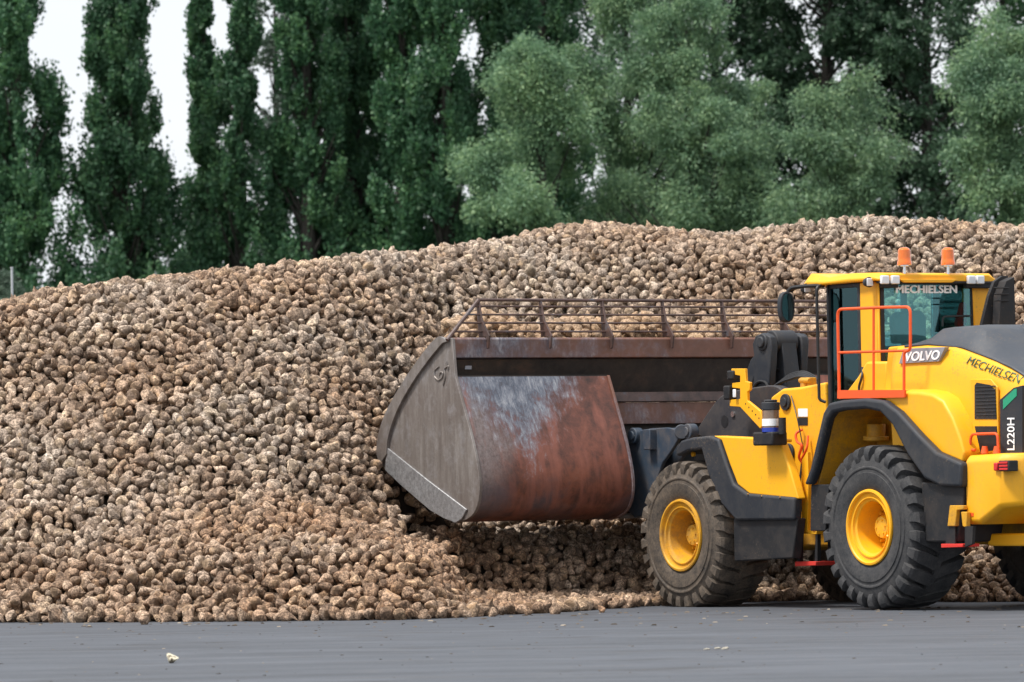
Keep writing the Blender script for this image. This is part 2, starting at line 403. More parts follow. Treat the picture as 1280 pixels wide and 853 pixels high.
# --- front tower
yt = .72
tw = [S(u, v, yt) for u, v in [(946, 560), (958, 512), (964, 496), (978, 486), (1000, 484), (1031, 478), (1034, 560), (1012, 612), (992, 622), (985, 600), (960, 575)]]
a = MB(); a.py(tw, .30, yt); a.py(tw, -yt, -.30)
tower = a.build('frame_tower', 'yellow', L, bevel=.03, seg=3)
a = MB()
c0 = SP(983, 503, yt)
a.cyl(c0, c0+Vector((0, .03, 0)), .10); a.cyl(c0, c0+Vector((0, .05, 0)), .055)
a.build('pin_cap', 'char', tower, bevel=.006); a = MB()
c1 = SP(987, 566, yt); a.cyl(c1, c1+Vector((0, .035, 0)), .11); a.cyl(c1, c1+Vector((0, .05, 0)), .06)
a.build('pin_cap', 'char', tower, bevel=.006)
a = MB()
for u0, v0, u1, v1 in [(998, 511, 1010, 521)]:
    a.py([S(u0, v0, yt), S(u1, v0, yt), S(u1, v1, yt), S(u0, v1, yt)], yt+.002, yt+.006)
a.build('decal', 'white', tower)
a = MB(); a.py([S(998, 522, yt), S(1010, 522, yt), S(1010, 532, yt), S(998, 532, yt)], yt+.002, yt+.006)
a.build('decal', 'hose', tower)
a = MB(); a.cyl(SP(1006, 478, .6), SP(1006, 486, .6), .04); a.py([S(1000, 472, .6), S(1012, 472, .6), S(1013, 488, .6), S(1000, 488, .6)], .5, .6)
a.cyl(SP(1000, 476, .62), SP(1012, 476, .62), .03)
a.build('hose_block', 'yellow_dirty', tower, bevel=.008)
# hoses over the tower
a = MB()
for k in range(4):
    a.tube([SP(944+k*5, 500, .4-.05*k), SP(975+3*k, 478-3*k, .45-.05*k), SP(1000+2*k, 470-2*k, .5-.06*k), SP(1014+3*k, 474, .5-.06*k), SP(1024, 500, .5-.06*k)], .018, 8, .15)
a.tube([SP(989, 495, .74), SP(996, 520, .80), SP(1004, 560, .80), SP(1006, 600, .74)], .007, 6, .1)
a.tube([SP(1003, 575, .76), SP(1000, 600, .8), SP(1003, 640, .78)], .014, 6, .05)
a.build('hose', 'hose', tower)
a = MB(); a.tube([SP(1003, 537, .76), SP(994, 542, .82), SP(996, 553, .82), SP(1003, 556, .82), SP(998, 572, .82), SP(1003, 579, .78)], .016, 8, .05)
a.tube([SP(1010, 545, .76), SP(1009, 560, .8), SP(1002, 574, .8)], .014, 8, .05)
a.build('orange_hose', 'orange', tower)

# --- ladder between the wheels
a = MB()
a.py([S(u, v, 1.3) for u, v in [(1002, 575), (1009, 565), (1010.5, 600), (1009, 665), (1002, 665)]], 1.25, 1.3)
a.py([S(u, v, 1.25) for u, v in [(1000, 662), (1023, 663), (1023, 668), (1000, 667)]], .8, 1.28)
lad = a.build('access_ladder', 'yellow', L, bevel=.006)
a = MB()
a.py([S(u, v, 1.25) for u, v in [(999, 668), (1002, 668), (1001, 706), (998, 706)]], 1.22, 1.27); a.build('ladder_strap', 'black', lad)
a = MB(); a.py([S(u, v, 1.25) for u, v in [(1021, 668), (1023.5, 668), (1023.5, 706), (1020, 706)]], 1.22, 1.27); a.build('ladder_strap', 'black', lad)
a = MB()
a.py([S(u, v, 1.25) for u, v in [(999, 668), (1023.5, 668), (1023.5, 706), (999, 706)]], .80, .84)
a.build('ladder_strap', 'black', lad)
a = MB(); a.py([S(u, v, 1.25) for u, v in [(998, 702), (1024, 702), (1024, 707), (998, 708)]], .84, 1.3)
a.build('step', 'red', lad, bevel=.006)
a = MB(); a.py([S(u, v, 1.25) for u, v in [(1019, 645), (1022, 645), (1022, 664), (1019, 664)]], 1.25, 1.29); a.build('reflector', 'red', lad)

# --- hood and engine side
yh = 1.12
edge = [S(u, v, yh) for u, v in [(1118, 436), (1154, 432), (1191.6, 433.5), (1212, 441), (1243, 453), (1281, 471)]]
e_end = edge[-1]; edge.append((-2.52, e_end[1]-.12))
def zedge(x):
    P = edge
    for i in range(len(P)-1):
        if P[i][0] >= x >= P[i+1][0]:
            t = (P[i][0]-x)/(P[i][0]-P[i+1][0]); return P[i][1]*(1-t)+P[i+1][1]*t
    return P[0][1] if x > P[0][0] else P[-1][1]
xs = sorted({round(q, 4) for q in [e[0] for e in edge]+[0, -.3, -1.0, -1.35, -1.75, -2.1]}, reverse=True)
rings = []
for x in xs:
    z = zedge(x); k = max(0, (-x-1.9)/.6); q = .04*k
    rings.append([(x, 1.16-q, 1.7), (x, 1.19-q, 2.2), (x, 1.18-q, z-.30), (x, 1.13-q, z-.06), (x, 1.06-q, z+.02), (x, -1.06+q, z+.02), (x, -1.13+q, z-.06), (x, -1.18+q, z-.3), (x, -1.19+q, 2.2), (x, -1.16+q, 1.7)])
a = MB(); a.loft(rings)
hood = a.build('engine_hood', 'yellow', L, bevel=.02, angle=60)
# slate grey top cover, highest just behind the cab
tp = [S(u, v, .85) for u, v in [(1150, 431), (1161, 425), (1180, 410), (1222, 407), (1234, 413), (1245, 423), (1262, 436), (1284, 452)]]
rings = []
for (x, z) in tp+[(-2.45, tp[-1][1]-.1)]:
    zz = zedge(x)+.005; z = max(z, zz+.03)
    rings.append([(x, 1.09, zz), (x, 1.075, zz+.03), (x, 1.0, zz+(z-zz)*.45), (x, .86, z-.01), (x, .7, z+.01), (x, -.7, z+.01), (x, -.86, z-.01), (x, -1.0, zz+(z-zz)*.45), (x, -1.075, zz+.03), (x, -1.09, zz)])
a = MB(); a.loft(rings)
a.build('hood_top', 'slate', L, bevel=.015, angle=50)
# rear radiator cover block at the frame's edge
a = MB(); q = [R(u, v, -1.2) for u, v in [(1262, 424), (1276, 404), (1330, 402), (1330, 440), (1264, 436)]]
a.loft([[(-1.2, y, z) for y, z in q], [(-2.2, y, z-.18) for y, z in q]])
a.build('exhaust_cover', 'slate', L, bevel=.04, seg=3)
# vents
def side_rect(pts, y, th, name, m, parent, bevel=0):
    a = MB(); a.py([S(u, v, y) for u, v in pts], y-.01, y+th); return a.build(name, m, parent, bevel=bevel)
fr_ = side_rect([(1214, 474), (1240, 474), (1248, 484), (1250, 566), (1219, 566)], 1.195, .018, 'vent_door', 'yellow', hood, .008)
side_rect([(1218.5, 482), (1221, 478.5), (1238, 481.5), (1244, 488), (1246, 524), (1218.5, 524)], 1.216, .004, 'vent_grille', 'black', hood)
side_rect([(1218.5, 533), (1246, 533), (1248, 562), (1226, 566)], 1.216, .004, 'vent_grille', 'black', hood)
a = MB()
for k in range(9): a.box(*sorted([S(1220, 500, 1.22)[0], S(1245, 500, 1.22)[0]]), 1.219, 1.226, S(1230, 484+k*4.4, 1.22)[1], S(1230, 484+k*4.4, 1.22)[1]+.012)
a.build('vent_slat', 'char', hood)
side_rect([(1253, 500), (1270, 485), (1281, 482), (1281, 567), (1254, 567)], 1.185, .035, 'decal_panel', 'char', hood)
side_rect([(1254, 512), (1271, 495), (1271, 486), (1268, 486.5), (1254, 500)], 1.222, .003, 'decal_stripe', 'green', hood)
lettering('L220H', SP(1268.5, 563, 1.222), SP(1268.5, 523, 1.222), SP(1259.5, 563, 1.222), 'white', hood, .07)
a = MB(); pts = [S(u, v, 1.2) for u, v in [(1128, 436), (1180, 434), (1172, 452), (1122, 455)]]
a.loft([[(x, 1.12, z) for x, z in pts], [(x, 1.185, z) for x, z in pts]])
a.build('badge', 'greytext', hood, bevel=.004)
lettering('VOLVO', SP(1130, 452, 1.187), SP(1173, 449.5, 1.187), SP(1132, 440.5, 1.187), 'white', hood, .13)
tx = lettering('MECHIELSEN', SP(1206, 454.5, 1.17), SP(1269, 479.5, 1.17), SP(1209, 445.5, 1.17), 'darkgreen', hood, 0)
for v in tx.data.vertices:      # lay the vinyl letters on the curved side of the hood
    ze = zedge(v.co.x); k = max(0, (-v.co.x-1.9)/.6); v.co.y = float(np.interp(v.co.z, [2.2, ze-.30, ze-.06, ze+.02], [1.19, 1.18, 1.13, 1.06]))-.04*k+.010
# raised step box by the cab
a = MB(); a.py([S(u, v, 1.05) for u, v in [(1110, 434), (1131, 432), (1130, 490), (1105, 490)]], .3, 1.05)
a.build('filter_housing', 'yellow', L, bevel=.02)
a = MB(); a.py([S(u, v, 1.0) for u, v in [(1050, 494), (1104, 494), (1104, 452), (1078, 452), (1068, 470)]], .5, .95)
a.build('battery_box', 'yellow', L, bevel=.03)
# counterweight
yc = 1.45
cw = []
A0 = S(1206.5, 570, yc); A1 = S(1201, 595, yc); A2 = S(1206.5, 656, yc); 
x_f = A1[0]; zt = A0[1]; zb = A2[1]; zm = S(1247, 633, yc)[1]
def ring(x, yo, z0, z1): return [(x, yo-.06, z1), (x, yo, z1-.07), (x, yo, z0+.04), (x, yo-.05, z0), (x, -yo+.05, z0), (x, -yo, z0+.04), (x, -yo, z1-.07), (x, -yo+.06, z1)]
a = MB(); a.loft([ring(x_f-.06, yc-.03, zb+.02, zt), ring(x_f-.10, yc, zb, zt+.005), ring(x_f-.32, yc, zb, zt+.01), ring(-2.25, yc-.01, zm-.02, zt+.02), ring(-2.45, yc-.18, zm, zt+.02), ring(-2.6, yc-.5, zm+.02, zt)])
cwt = a.build('counterweight', 'yellow', L, bevel=.025, seg=3, angle=50)
a = MB(); p = RP(1262, 582.5, -2.42)
for (u, v, w, h, m) in [(1251.5, 583.5, .035, .09, 'redlens'), (1262, 582.5, .095, .12, 'black')]:
    q = SP(u, v, yc-.06); b = MB(); b.box(q.x-w, q.x+w, q.y-.05, q.y+.085, q.z-h/2, q.z+h/2); tl = b.build('tail_light', m, cwt, bevel=.012)
q = SP(1262, 582.5, yc-.06); b = MB()
for dz in (-.035, .0, .035): b.box(q.x-.075, q.x+.075, q.y+.075, q.y+.093, q.z+dz-.012, q.z+dz+.012)
b.build('tail_light_lens', 'redlens', cwt, bevel=.004)
b = MB(); q = SP(1213, 643.5, yc); b.box(q.x-.06, q.x+.06, q.y-.02, q.y+.006, q.z-.02, q.z+.02); b.build('reflector', 'orange', cwt)
# rear step
a = MB(); a.py([S(u, v, 1.52) for u, v in [(1187, 632), (1204, 632), (1204, 637), (1196, 638), (1194, 658), (1184, 658)]], 1.46, 1.52)
a.py([S(u, v, 1.52) for u, v in [(1201, 640), (1208, 640), (1208, 660), (1203, 658)]], 1.46, 1.52)
rs = a.build('rear_step', 'yellow_dirty', L, bevel=.008)
a = MB(); a.py([S(u, v, 1.52) for u, v in [(1181, 658), (1192, 658), (1192, 683), (1180, 683)]], 1.48, 1.50)
a.build('step_strap', 'black', rs)
a = MB(); a.py([S(u, v, 1.52) for u, v in [(1206, 658), (1216, 658), (1215, 680), (1206, 684)]], 1.48, 1.52)
a.build('step_strap', 'black', rs)
a = MB(); a.py([S(u, v, 1.52) for u, v in [(1178, 680), (1205, 680), (1205, 684), (1178, 685)]], 1.3, 1.54); a.build('step', 'red', rs, bevel=.005)
# small orange grab rail
a = MB(); a.tube([SP(1219, 563, 1.3), SP(1212, 562, 1.3), SP(1214, 543, 1.3), SP(1247, 542, 1.3), SP(1248, 564, 1.3)], .016, 8, .06)
for u in (1231, 1246): a.cyl(SP(u, 558, 1.3), SP(u, 567, 1.3), .03, .045, 12)
a.build('grab_rail', 'orange', L)

# --- cab
yc1 = .80
XR = S(1098, 400, yc1)[0]; XF = S(1033, 400, yc1)[0]
ZR = S(1098, 352, yc1)[1]; ZB = 2.25
cab = empty('cab', (0, 0, 0), 0, L)
a = MB()
a.box(XF-.06, XF, yc1-.07, yc1, ZB, ZR); a.box(XF-.06, XF, -yc1, -yc1+.07, ZB, ZR)      # front posts
a.box(XR+.40, XF-.06, yc1-.06, yc1, ZR-.05, ZR)                                          # door header
a.box(XR+.40, XF-.06, yc1-.06, yc1, ZB, ZB+.12)
a.box(XF-.06, XF, -yc1+.07, yc1-.07, ZB, ZB+.25); a.box(XF-.06, XF, -yc1+.07, yc1-.07, ZR-.06, ZR)
a.box(XR+.36, XR+.41, yc1-.06, yc1+.004, ZB, ZR)
a.build('door_frame', 'char', cab, bevel=.012)
a = MB()
a.box(XR+.03, XR+.36, yc1-.07, yc1, ZB, ZR)               # left rear pillar, yellow side
a.box(XR, XR+.03, yc1-.035, yc1-.002, ZB, ZR)
p_ = [R(u, v, XR) for u, v in [(1214, 353), (1237, 353), (1228, 408), (1216, 408)]]
a.build('rear_pillar', 'yellow', cab, bevel=.015)
a = MB(); a.px(p_, XR-.02, XR+.2)
a.build('rear_pillar', 'yellow', cab, bevel=.015)
a = MB()
yL = R(1101, 400, XR)[0]; yRr = R(1216, 400, XR)[0]
a.box(XR-.012, XR+.02, yL-.045, yc1-.036, ZB, ZR); a.box(XR-.012, XR+.02, yRr, yRr+.03, ZB, ZR); a.box(XR-.012, XR+.02, yRr+.03, yL-.045, ZR-.035, ZR-.01)
a.build('rear_window_frame', 'black', cab)
a = MB(); a.box(XR-.006, XR, yRr+.02, yL-.04, ZB, ZR-.03); rw = a.build('rear_window', 'glass', cab)
a = MB(); a.box(XR+.41, XF-.06, yc1-.03, yc1-.024, ZB+.1, ZR-.04); a.build('door_window', 'glass', cab)
a = MB(); a.box(XF-.04, XF-.034, -yc1+.07, yc1-.07, ZB+.2, ZR-.05); a.build('windscreen', 'glass', cab)
a = MB(); a.box(XR+.3, XF-.06, -yc1+.024, -yc1+.03, ZB+.1, ZR-.04); a.build('side_window', 'glass', cab)
lettering('MECHIELSEN', RP(1119.5, 366.5, XR-.016), RP(1195, 366.5, XR-.016), RP(1119.5, 357, XR-.016), 'white', cab, .16)
# floor, inner lining
a = MB(); a.box(XR+.05, XF-.1, -yc1+.05, yc1-.08, ZB-.1, ZB+.02); a.box(XR+.05, XF-.1, -yc1+.05, yc1-.08, ZR-.06, ZR+.02)
a.box(XF-.35, XF-.15, -.3, .3, ZB+.02, ZB+.45)
a.build('cab_interior', 'black', cab, bevel=.02)
xs_ = XR+.38; bq = [R(u, v, xs_) for u, v in [(1121, 390), (1152, 388), (1158, 396), (1158, 428), (1118, 430), (1116, 398)]]
ym = (R(1118, 410, xs_)[0]+R(1158, 410, xs_)[0])/2; zs_ = bq[3][1]
a = MB(); a.px(bq, xs_-.02, xs_+.10); a.build('seat_back', 'seat', cab, bevel=.04, seg=3)
a = MB(); a.box(xs_-.05, xs_+.5, ym-.28, ym+.28, zs_-.22, zs_-.04); a.build('seat', 'seat', cab, bevel=.06, seg=3)
a = MB(); a.box(XF-.05, XF-.02, -.35, -.27, ZB+.2, ZR-.05); a.box(XR+.5, XF-.1, -yc1+.01, -yc1+.05, ZB+.5, ZB+.54); a.build('window_post', 'greytext', cab)
wc = SP(1066, 474, .30); a = MB(); a.tube([(wc.x+.12, wc.y, wc.z-.5), (wc.x, wc.y, wc.z)], .03, 8)
n = 24; ax = Vector((-.45, 0, .89)); uu = Vector((0, 1, 0)); ww = ax.cross(uu).normalized()
a.tube([wc+(uu*math.cos(2*PI*i/n)+ww*math.sin(2*PI*i/n))*.21 for i in range(n+1)], .018, 8)
a.tube([wc+uu*.2, wc-uu*.2], .014, 6); a.build('steering_wheel', 'seat', cab)
a = MB(); a.px(smooth_poly([R(u, v, XR+.08) for u, v in [(1193, 409), (1199, 390), (1201, 379), (1205, 377), (1207, 384), (1207, 410)]], 1, True), XR+.05, XR+.12); a.build('red_jacket', 'red', cab, bevel=.02)
a = MB(); a.tube([RP(1178, 408, XR-.03), RP(1178, 396, XR-.03), RP(1215, 395, XR-.03)], .012, 8, .05); a.build('window_bar', 'hose', cab)
# roof: flared cap
zr = ZR
def rr(x, w, z0, z1, ch=.06): return [(x, w, z0), (x, w+.01, z0+(z1-z0)*.35), (x, w-ch, z1), (x, -w+ch, z1), (x, -w-.01, z0+(z1-z0)*.35), (x, -w, z0)]
XN = S(1000, 352, .86)[0]
ztop = S(1092, 341, .86)[1]; zn = S(1001, 354, .86)[1]
a = MB(); a.loft([rr(XR-.10, .84, zr-.0, ztop-.02, .10), rr(XR-.02, .87, zr+.01, ztop), rr(XR+.5, .88, zr+.005, ztop+.015), rr(XF-.1, .88, zr-.0, ztop-.015), rr(XN-.15, .86, zr-.01, zn+.11), rr(XN, .80, zn-.03, zn+.03, .03)])
roof = a.build('cab_roof', 'yellow', L, bevel=.018, seg=3, angle=40)
a = MB(); a.box(XR-.11, XR-.02, -.86, .84, zr-.025, zr+.005); a.box(XR-.10, XR-.02, .57, .80, zr-.075, zr); a.box(XR-.10, XR-.02, -.84, -.42, zr-.075, zr); lp = a.build('light_bar', 'black', roof, bevel=.01)
a = MB(); a.px([R(u, v, XR-.13) for u, v in [(1124, 349), (1198, 349), (1190, 353.5), (1130, 353.5)]], XR-.14, XR-.1); a.build('roof_lip', 'yellow', roof, bevel=.008)
for u in (1105.5, 1118.5, 1213.5, 1224.5):
    y, z = R(u, 350, XR-.12); a = MB(); a.box(XR-.15, XR-.10, y-.055, y+.055, z-.05, z+.05); a.build('work_light', 'lens', L, bevel=.012)
for (u, v, yy) in ((1085, 353, .90), (1007, 361, .86)):
    p = SP(u, v, yy); a = MB(); a.cyl(p+Vector((-.03, .0, 0)), p+Vector((.05, 0, 0)), .065, .045, 16); wl = a.build('work_light', 'char', L, bevel=.01)
    a = MB(); a.box(p.x-.045, p.x-.03, p.y-.045, p.y+.045, p.z-.045, p.z+.045); a.build('lens', 'lens', wl, bevel=.008)
for u in (1130.5, 1185):
    p = RP(u, 347, XR-.06); q = RP(u, 332, XR-.06); r_ = RP(u, 309.5, XR-.06); h = r_.z-q.z
    a = MB(); a.cyl(p, q, .016, n=10); a.box(p.x-.03, p.x+.03, p.y-.05, p.y+.05, p.z-.02, p.z+.025); a.cyl(q-Vector((0, 0, .01)), q+Vector((0, 0, .012)), .05)
    bc = a.build('beacon_stem', 'chrome', roof)
    a = MB(); a.lathe([(.0, h), (.04, h-.002), (.058, h-.012), (.072, h-.03), (.076, h*.4), (.078, h*.25), (.084, .04), (.084, .005), (0, .005)], q, 'z', 24)
    a.build('beacon', 'amber', L, angle=30)
# mirror and arm
a = MB(); a.tube([SP(1030, 357, .84), SP(1004, 358, .95), SP(988, 360, 1.05), SP(983, 368, 1.08)], .022, 8, .1)
mi = a.build('mirror', 'black', L)
cm = SP(985, 384, 1.1)
a = MB(); a.px(smooth_poly([(cm.y+dy, cm.z+dz) for dy, dz in [(.11, -.18), (-.10, -.18), (-.10, .18), (.11, .18)]], 2, True), cm.x, cm.x+.07); a.build('mirror_housing', 'char', mi, bevel=.01)
a = MB(); a.px(smooth_poly([(cm.y+dy, cm.z+dz) for dy, dz in [(.085, -.155), (-.075, -.155), (-.075, .155), (.085, .155)]], 2, True), cm.x-.004, cm.x-.001)
a.build('mirror_glass', mat('mirror_glass', (.35, .5, .5), .06, 1.0), mi)
# cab grab pipe
a = MB(); a.tube([SP(1029, 357, .83), SP(1021, 358, .95), SP(1021, 375, .95), SP(1024, 500, .95), SP(1032, 503, .9)], .018, 8, .08); a.build('grab_pipe', 'hose', L)
a = MB(); a.tube([SP(1076, 497, .98), SP(1073, 485, .98), SP(1078, 470, .98), SP(1078, 460, .9)], .015, 8, .08); a.build('grab_pipe', 'hose', L)
# orange platform rail
ya = 1.40
a = MB()
a.tube([SP(1049, 494, ya), SP(1047, 387, ya), SP(1100, 384.5, ya), SP(1138, 384, ya), SP(1138, 438, ya), SP(1130, 440, ya), SP(1130, 492, ya)], .0175, 10, .08)
a.tube([SP(1048, 441, ya), SP(1134, 438.5, ya)], .015, 8); a.tube([SP(1092, 385, ya), SP(1092, 492, ya)], .015, 8)
rail = a.build('platform_rail', 'orange', L)
a = MB(); a.py([S(u, v, ya+.06) for u, v in [(1047, 488), (1131, 487.5), (1131, 497), (1047, 498.5)]], ya+.04, ya+.065); a.py([S(u, v, ya) for u, v in [(1047, 497), (1131, 496), (1131, 498), (1047, 499)]], .9, ya-.02)
a.build('platform', 'orange', L)
# air intake stack right of the cab
a = MB()
xi = .35
q0 = [R(u, v, xi) for u, v in [(1226, 412), (1236, 370), (1243, 352), (1253, 345), (1260, 345), (1260, 412)]]
a.loft([[(xi+.05, y, z) for y, z in q0], [(xi, y, z) for y, z in q0]])
q1 = [R(u, v, xi-.02) for u, v in [(1241, 412), (1243, 370), (1250, 352), (1260, 347), (1262, 412)]]
a.loft([[(xi, y, z) for y, z in q1], [(xi-.14, y, z) for y, z in q1]])
for k in range(3): a.tube([RP(1243, 360+8*k, xi-.16), RP(1261, 360+8*k, xi-.16)], .01, 6)
a.build('air_intake', 'black', L, bevel=.02)

# --- boom, bellcrank, lights bracket, greaser
a = MB()
bo = smooth_poly([S(u, v, .62) for u, v in [(866, 548), (880, 525), (897, 500), (910, 490), (940, 485), (975, 480), (985, 500), (960, 545), (935, 552)]], 2, True)
a.py(bo, .50, .64); a.py(bo, -.64, -.50)
boom = a.build('lift_arm', 'arm', L, bevel=.015)
a = MB(); p = SP(906, 527, .64); a.cyl(p, p+Vector((0, .004, 0)), .075); a.cyl(p+Vector((0, -.14, 0)), p+Vector((0, .006, 0)), .055); a.build('pin_hole', 'hose', boom)
a = MB(); p = SP(917, 518, .64); a.cyl(p, p+Vector((0, .02, 0)), .035); a.build('pin_cap', 'chrome', boom)
# boom nose down to the bucket hinge
a = MB()
nose = [S(u, v, .62) for u, v in [(868, 540), (860, 560), (845, 600), (822, 640), (800, 640), (797, 600), (815, 560), (845, 538)]]
a.py(nose, .45, .66); a.py(nose, -.66, -.45); a.box(4.7, 5.2, -.45, .45, 1.2, 1.5)
a.build('boom_nose', 'steelblue', L, bevel=.02)
a = MB()
for y0 in (.72, .95, -.95, -.72):
    hk = smooth_poly([S(u, v, .9) for u, v in [(800, 545), (812, 536), (852, 534), (858, 545), (850, 560), (832, 585), (822, 640), (795, 650), (786, 600), (790, 560)]], 1, True)
    a.py(hk, y0, y0+.05)
a.box(5.15, 5.3, -1.1, 1.1, 1.9, 2.15)
a.cyl(SP(852, 540, 1.1), SP(852, 540, .5), .09)
a.build('quick_coupler', 'steelblue', L, bevel=.01)
for u, v in [(790, 545), (858, 540)]:
    a = MB(); p = SP(u, v, 1.05); a.cyl(p, p+Vector((0, -.12, 0)), .10, n=20); a.cyl(p+Vector((0, .02, 0)), p, .06, n=16); a.build('coupler_hook', 'steelblue', L, bevel=.015)
a = MB()   # bellcrank
bk = [S(u, v, .2) for u, v in [(947, 488), (950, 455), (947, 430), (951, 420), (960, 416), (969, 421), (971, 432), (968, 487)]]
a.py([S(u, v, .2) for u, v in [(929, 488), (943, 450), (951, 440), (951, 462), (942, 488)]], .19, .26)
for y0 in (.18, -.28): a.py(bk, y0, y0+.10)
top = SP(960, 428, .2)
a.cyl((top.x, .30, top.z), (top.x, -.34, top.z), .105); a.cyl((top.x, .16, top.z), (top.x, -.16, top.z), .145); a.cyl((top.x, .33, top.z), (top.x, .27, top.z), .07)
rod = [S(u, v, 0) for u, v in [(985, 425), (992, 487), (965, 487), (958, 430)]]
a.py(rod, -.12, .1)
bell = a.build('bellcrank', 'char', L, bevel=.015)
a = MB(); a.tube([SP(965, 460, .1), SP(975, 464, .1), SP(988, 460, -.1), SP(994, 452, -.15)], .022, 8, .1)
a.tube([SP(940, 487, .3), SP(948, 476, .3), SP(958, 478, .3), SP(962, 490, .3)], .018, 8, .08); a.build('hydraulic_hose', 'hose', bell)
# headlight bracket
yb = .95
a = MB()
a.py([S(u, v, yb) for u, v in [(914, 461), (931, 461), (932, 477), (937, 478), (937, 488), (934, 490), (934, 501), (950, 514), (955, 530), (950, 536), (938, 523), (925, 509), (912, 508), (912, 500), (925, 499), (925, 486), (915, 485), (915, 479), (925, 478), (925, 470), (914, 468)]], yb-.04, yb)
hb = a.build('light_bracket', 'yellow', L, bevel=.006)
a = MB()
for k in range(5): p = SP(932+k*4.2, 505+k*4.5, yb); a.cyl(p, p+Vector((0, .003, 0)), .010, n=8)
a.build('bolt_hole', 'hose', hb)
for u, v, hs in ((917, 469, .055), (912, 491, .085)):
    p = SP(u, v, yb); a = MB(); a.box(p.x-.03, p.x+.10, yb-.09, yb+.03, p.z-hs, p.z+hs); hl = a.build('headlight', 'black', L, bevel=.02, seg=3)
    a = MB(); a.box(p.x+.10, p.x+.108, yb-.075, yb+.015, p.z-hs*.8, p.z+hs*.8); a.build('lens', 'lens', hl)
a = MB(); p = SP(918, 492, yb+.04); a.box(p.x-.03, p.x+.03, yb+.03, yb+.05, p.z-.05, p.z+.05); a.build('indicator', 'lens', L, bevel=.01)
# automatic greaser
yg = 1.58
p = SP(964, 545, yg); z0 = SP(964, 538, yg).z; z1 = SP(964, 513, yg).z; z2 = SP(964, 503, yg).z
a = MB(); a.box(p.x-.16, p.x+.24, yg-.12, yg+.10, SP(964, 557, yg).z, z0-.02); gr = a.build('grease_pump', 'black', L, bevel=.02)
a = MB(); a.cyl((p.x, yg, z0+.02), (p.x, yg, z1), .10, n=24); a.build('reservoir', 'bottle', gr)
a = MB(); a.lathe([(.101, z0+.05), (.104, z0+.05), (.104, z1-.10), (.101, z1-.10)], (p.x, yg, 0), 'z', 24); a.build('decal', 'white', gr)
a = MB(); a.cyl((p.x, yg, z0-.02), (p.x, yg, z0+.03), .108, n=24); a.build('reservoir_base', 'fluid', gr)
a = MB(); a.cyl((p.x, yg, z1), (p.x, yg, z2), .108, n=24); a.cyl((p.x, yg, z2), (p.x, yg, z2+.03), .08, n=16); a.build('reservoir_lid', 'char', gr, bevel=.01)
a = MB(); a.cyl((p.x-.20, yg-.02, z0-.05), (p.x-.20, yg-.02, z1-.09), .045, n=16); a.cyl((p.x, yg, z0+.0), (p.x, yg, z1+.01), .03, n=12); a.build('grease_follower', 'black', gr)
# amber dot marker
a = MB(); p = SP(868, 568, 1.35); a.cyl(p, p+Vector((0, .03, 0)), .03); a.build('marker', 'yellow', L)

# ================================================================== BUCKET (child of the loader)
W = 3.48
bk = empty('bucket', (0, 0, 0), 0, L); bk['label'] = 'very wide rusty steel bucket with a barred guard on top, full of beets'
def B(u, v): return S(u, v, W)
# rear profile of the drum, from top to bottom
drum = smooth_poly([B(u, v) for u, v in [(569, 471), (576, 497), (590, 548), (599, 592), (600, 622), (592, 645), (572, 653)]], 2)
a = MB(); a.ribbon(drum, .035, 1.28, W-.03); a.build('drum', 'b_drum', bk, bevel=.004, angle=45)
a = MB(); a.ribbon(drum, .035, -W+.03, -1.28); a.build('drum', 'b_drum', bk, bevel=.004, angle=45)
# inner end plates of both drums (visible rounded edge at the recess)
endp = drum+[(drum[-1][0]+.5, drum[-1][1]+.05), (drum[0][0]+.5, drum[0][1])]
for y0, y1 in ((1.245, 1.28), (-1.28, -1.245)):
    a = MB(); a.py(offset(drum, -.02)+endp[len(drum):], y0, y1); a.build('end_plate', 'b_beam', bk, bevel=.004)
# cheeks
nose_c = smooth_poly([B(u, v) for u, v in [(572, 654), (543, 641), (505, 610), (478, 585), (473, 560), (482, 522), (504, 482), (528, 447), (551, 422)]], 2)
ck = [B(566, 423)]+offset(drum, -.012)+nose_c[1:]
ck_s = ck
for sgn, nm in ((1, 'cheek'), (-1, 'cheek')):
    y0, y1 = (W-.03, W+.01) if sgn > 0 else (-W-.01, -W+.03)
    a = MB(); a.py(ck_s, y0, y1); ch = a.build(nm, 'b_cheek', bk, bevel=.005)
    a = MB()   # raised band along the front edge
    fo = smooth_poly([B(u, v) for u, v in [(478, 582), (473, 560), (482, 522), (504, 482), (528, 447), (549, 421), (557, 421), (563, 427)]], 2)
    fi = smooth_poly([B(u, v) for u, v in [(487, 568), (488, 548), (500, 512), (520, 477), (541, 448), (557, 429)]], 2)
    yy0, yy1 = (W+.01, W+.05) if sgn > 0 else (-W-.05, -W-.01)
    a.py(fo+fi[::-1], yy0, yy1); a.build('edge_band', 'b_cheek', ch, bevel=.006)
    a = MB()   # bright wear edge
    wo = [B(u, v) for u, v in [(487, 560), (537, 600), (586, 637), (580, 649), (572, 654), (557, 648), (540, 638), (505, 608), (484, 588), (485, 572)]]
    a.py(wo, yy0, (W+.035 if sgn > 0 else -W-.01)); a.build('wear_edge', 'b_edge', ch, bevel=.008)
    if sgn > 0:
        a = MB()
        a.tube([SP(u, v, W+.015) for u, v in [(549, 458), (543, 463), (543, 471), (548, 476), (553, 472), (554, 466), (550, 465), (549, 470)]], .011, 6, .03)
        a.tube([SP(u, v, W+.015) for u, v in [(554, 482), (557, 470), (555, 461), (561, 457), (560, 463)]], .011, 6, .03)
        a.cyl(SP(559, 454, W+.01), SP(559, 454, W+.02), .02, n=10)
        a.build('welded_mark', 'b_cheek', ch)
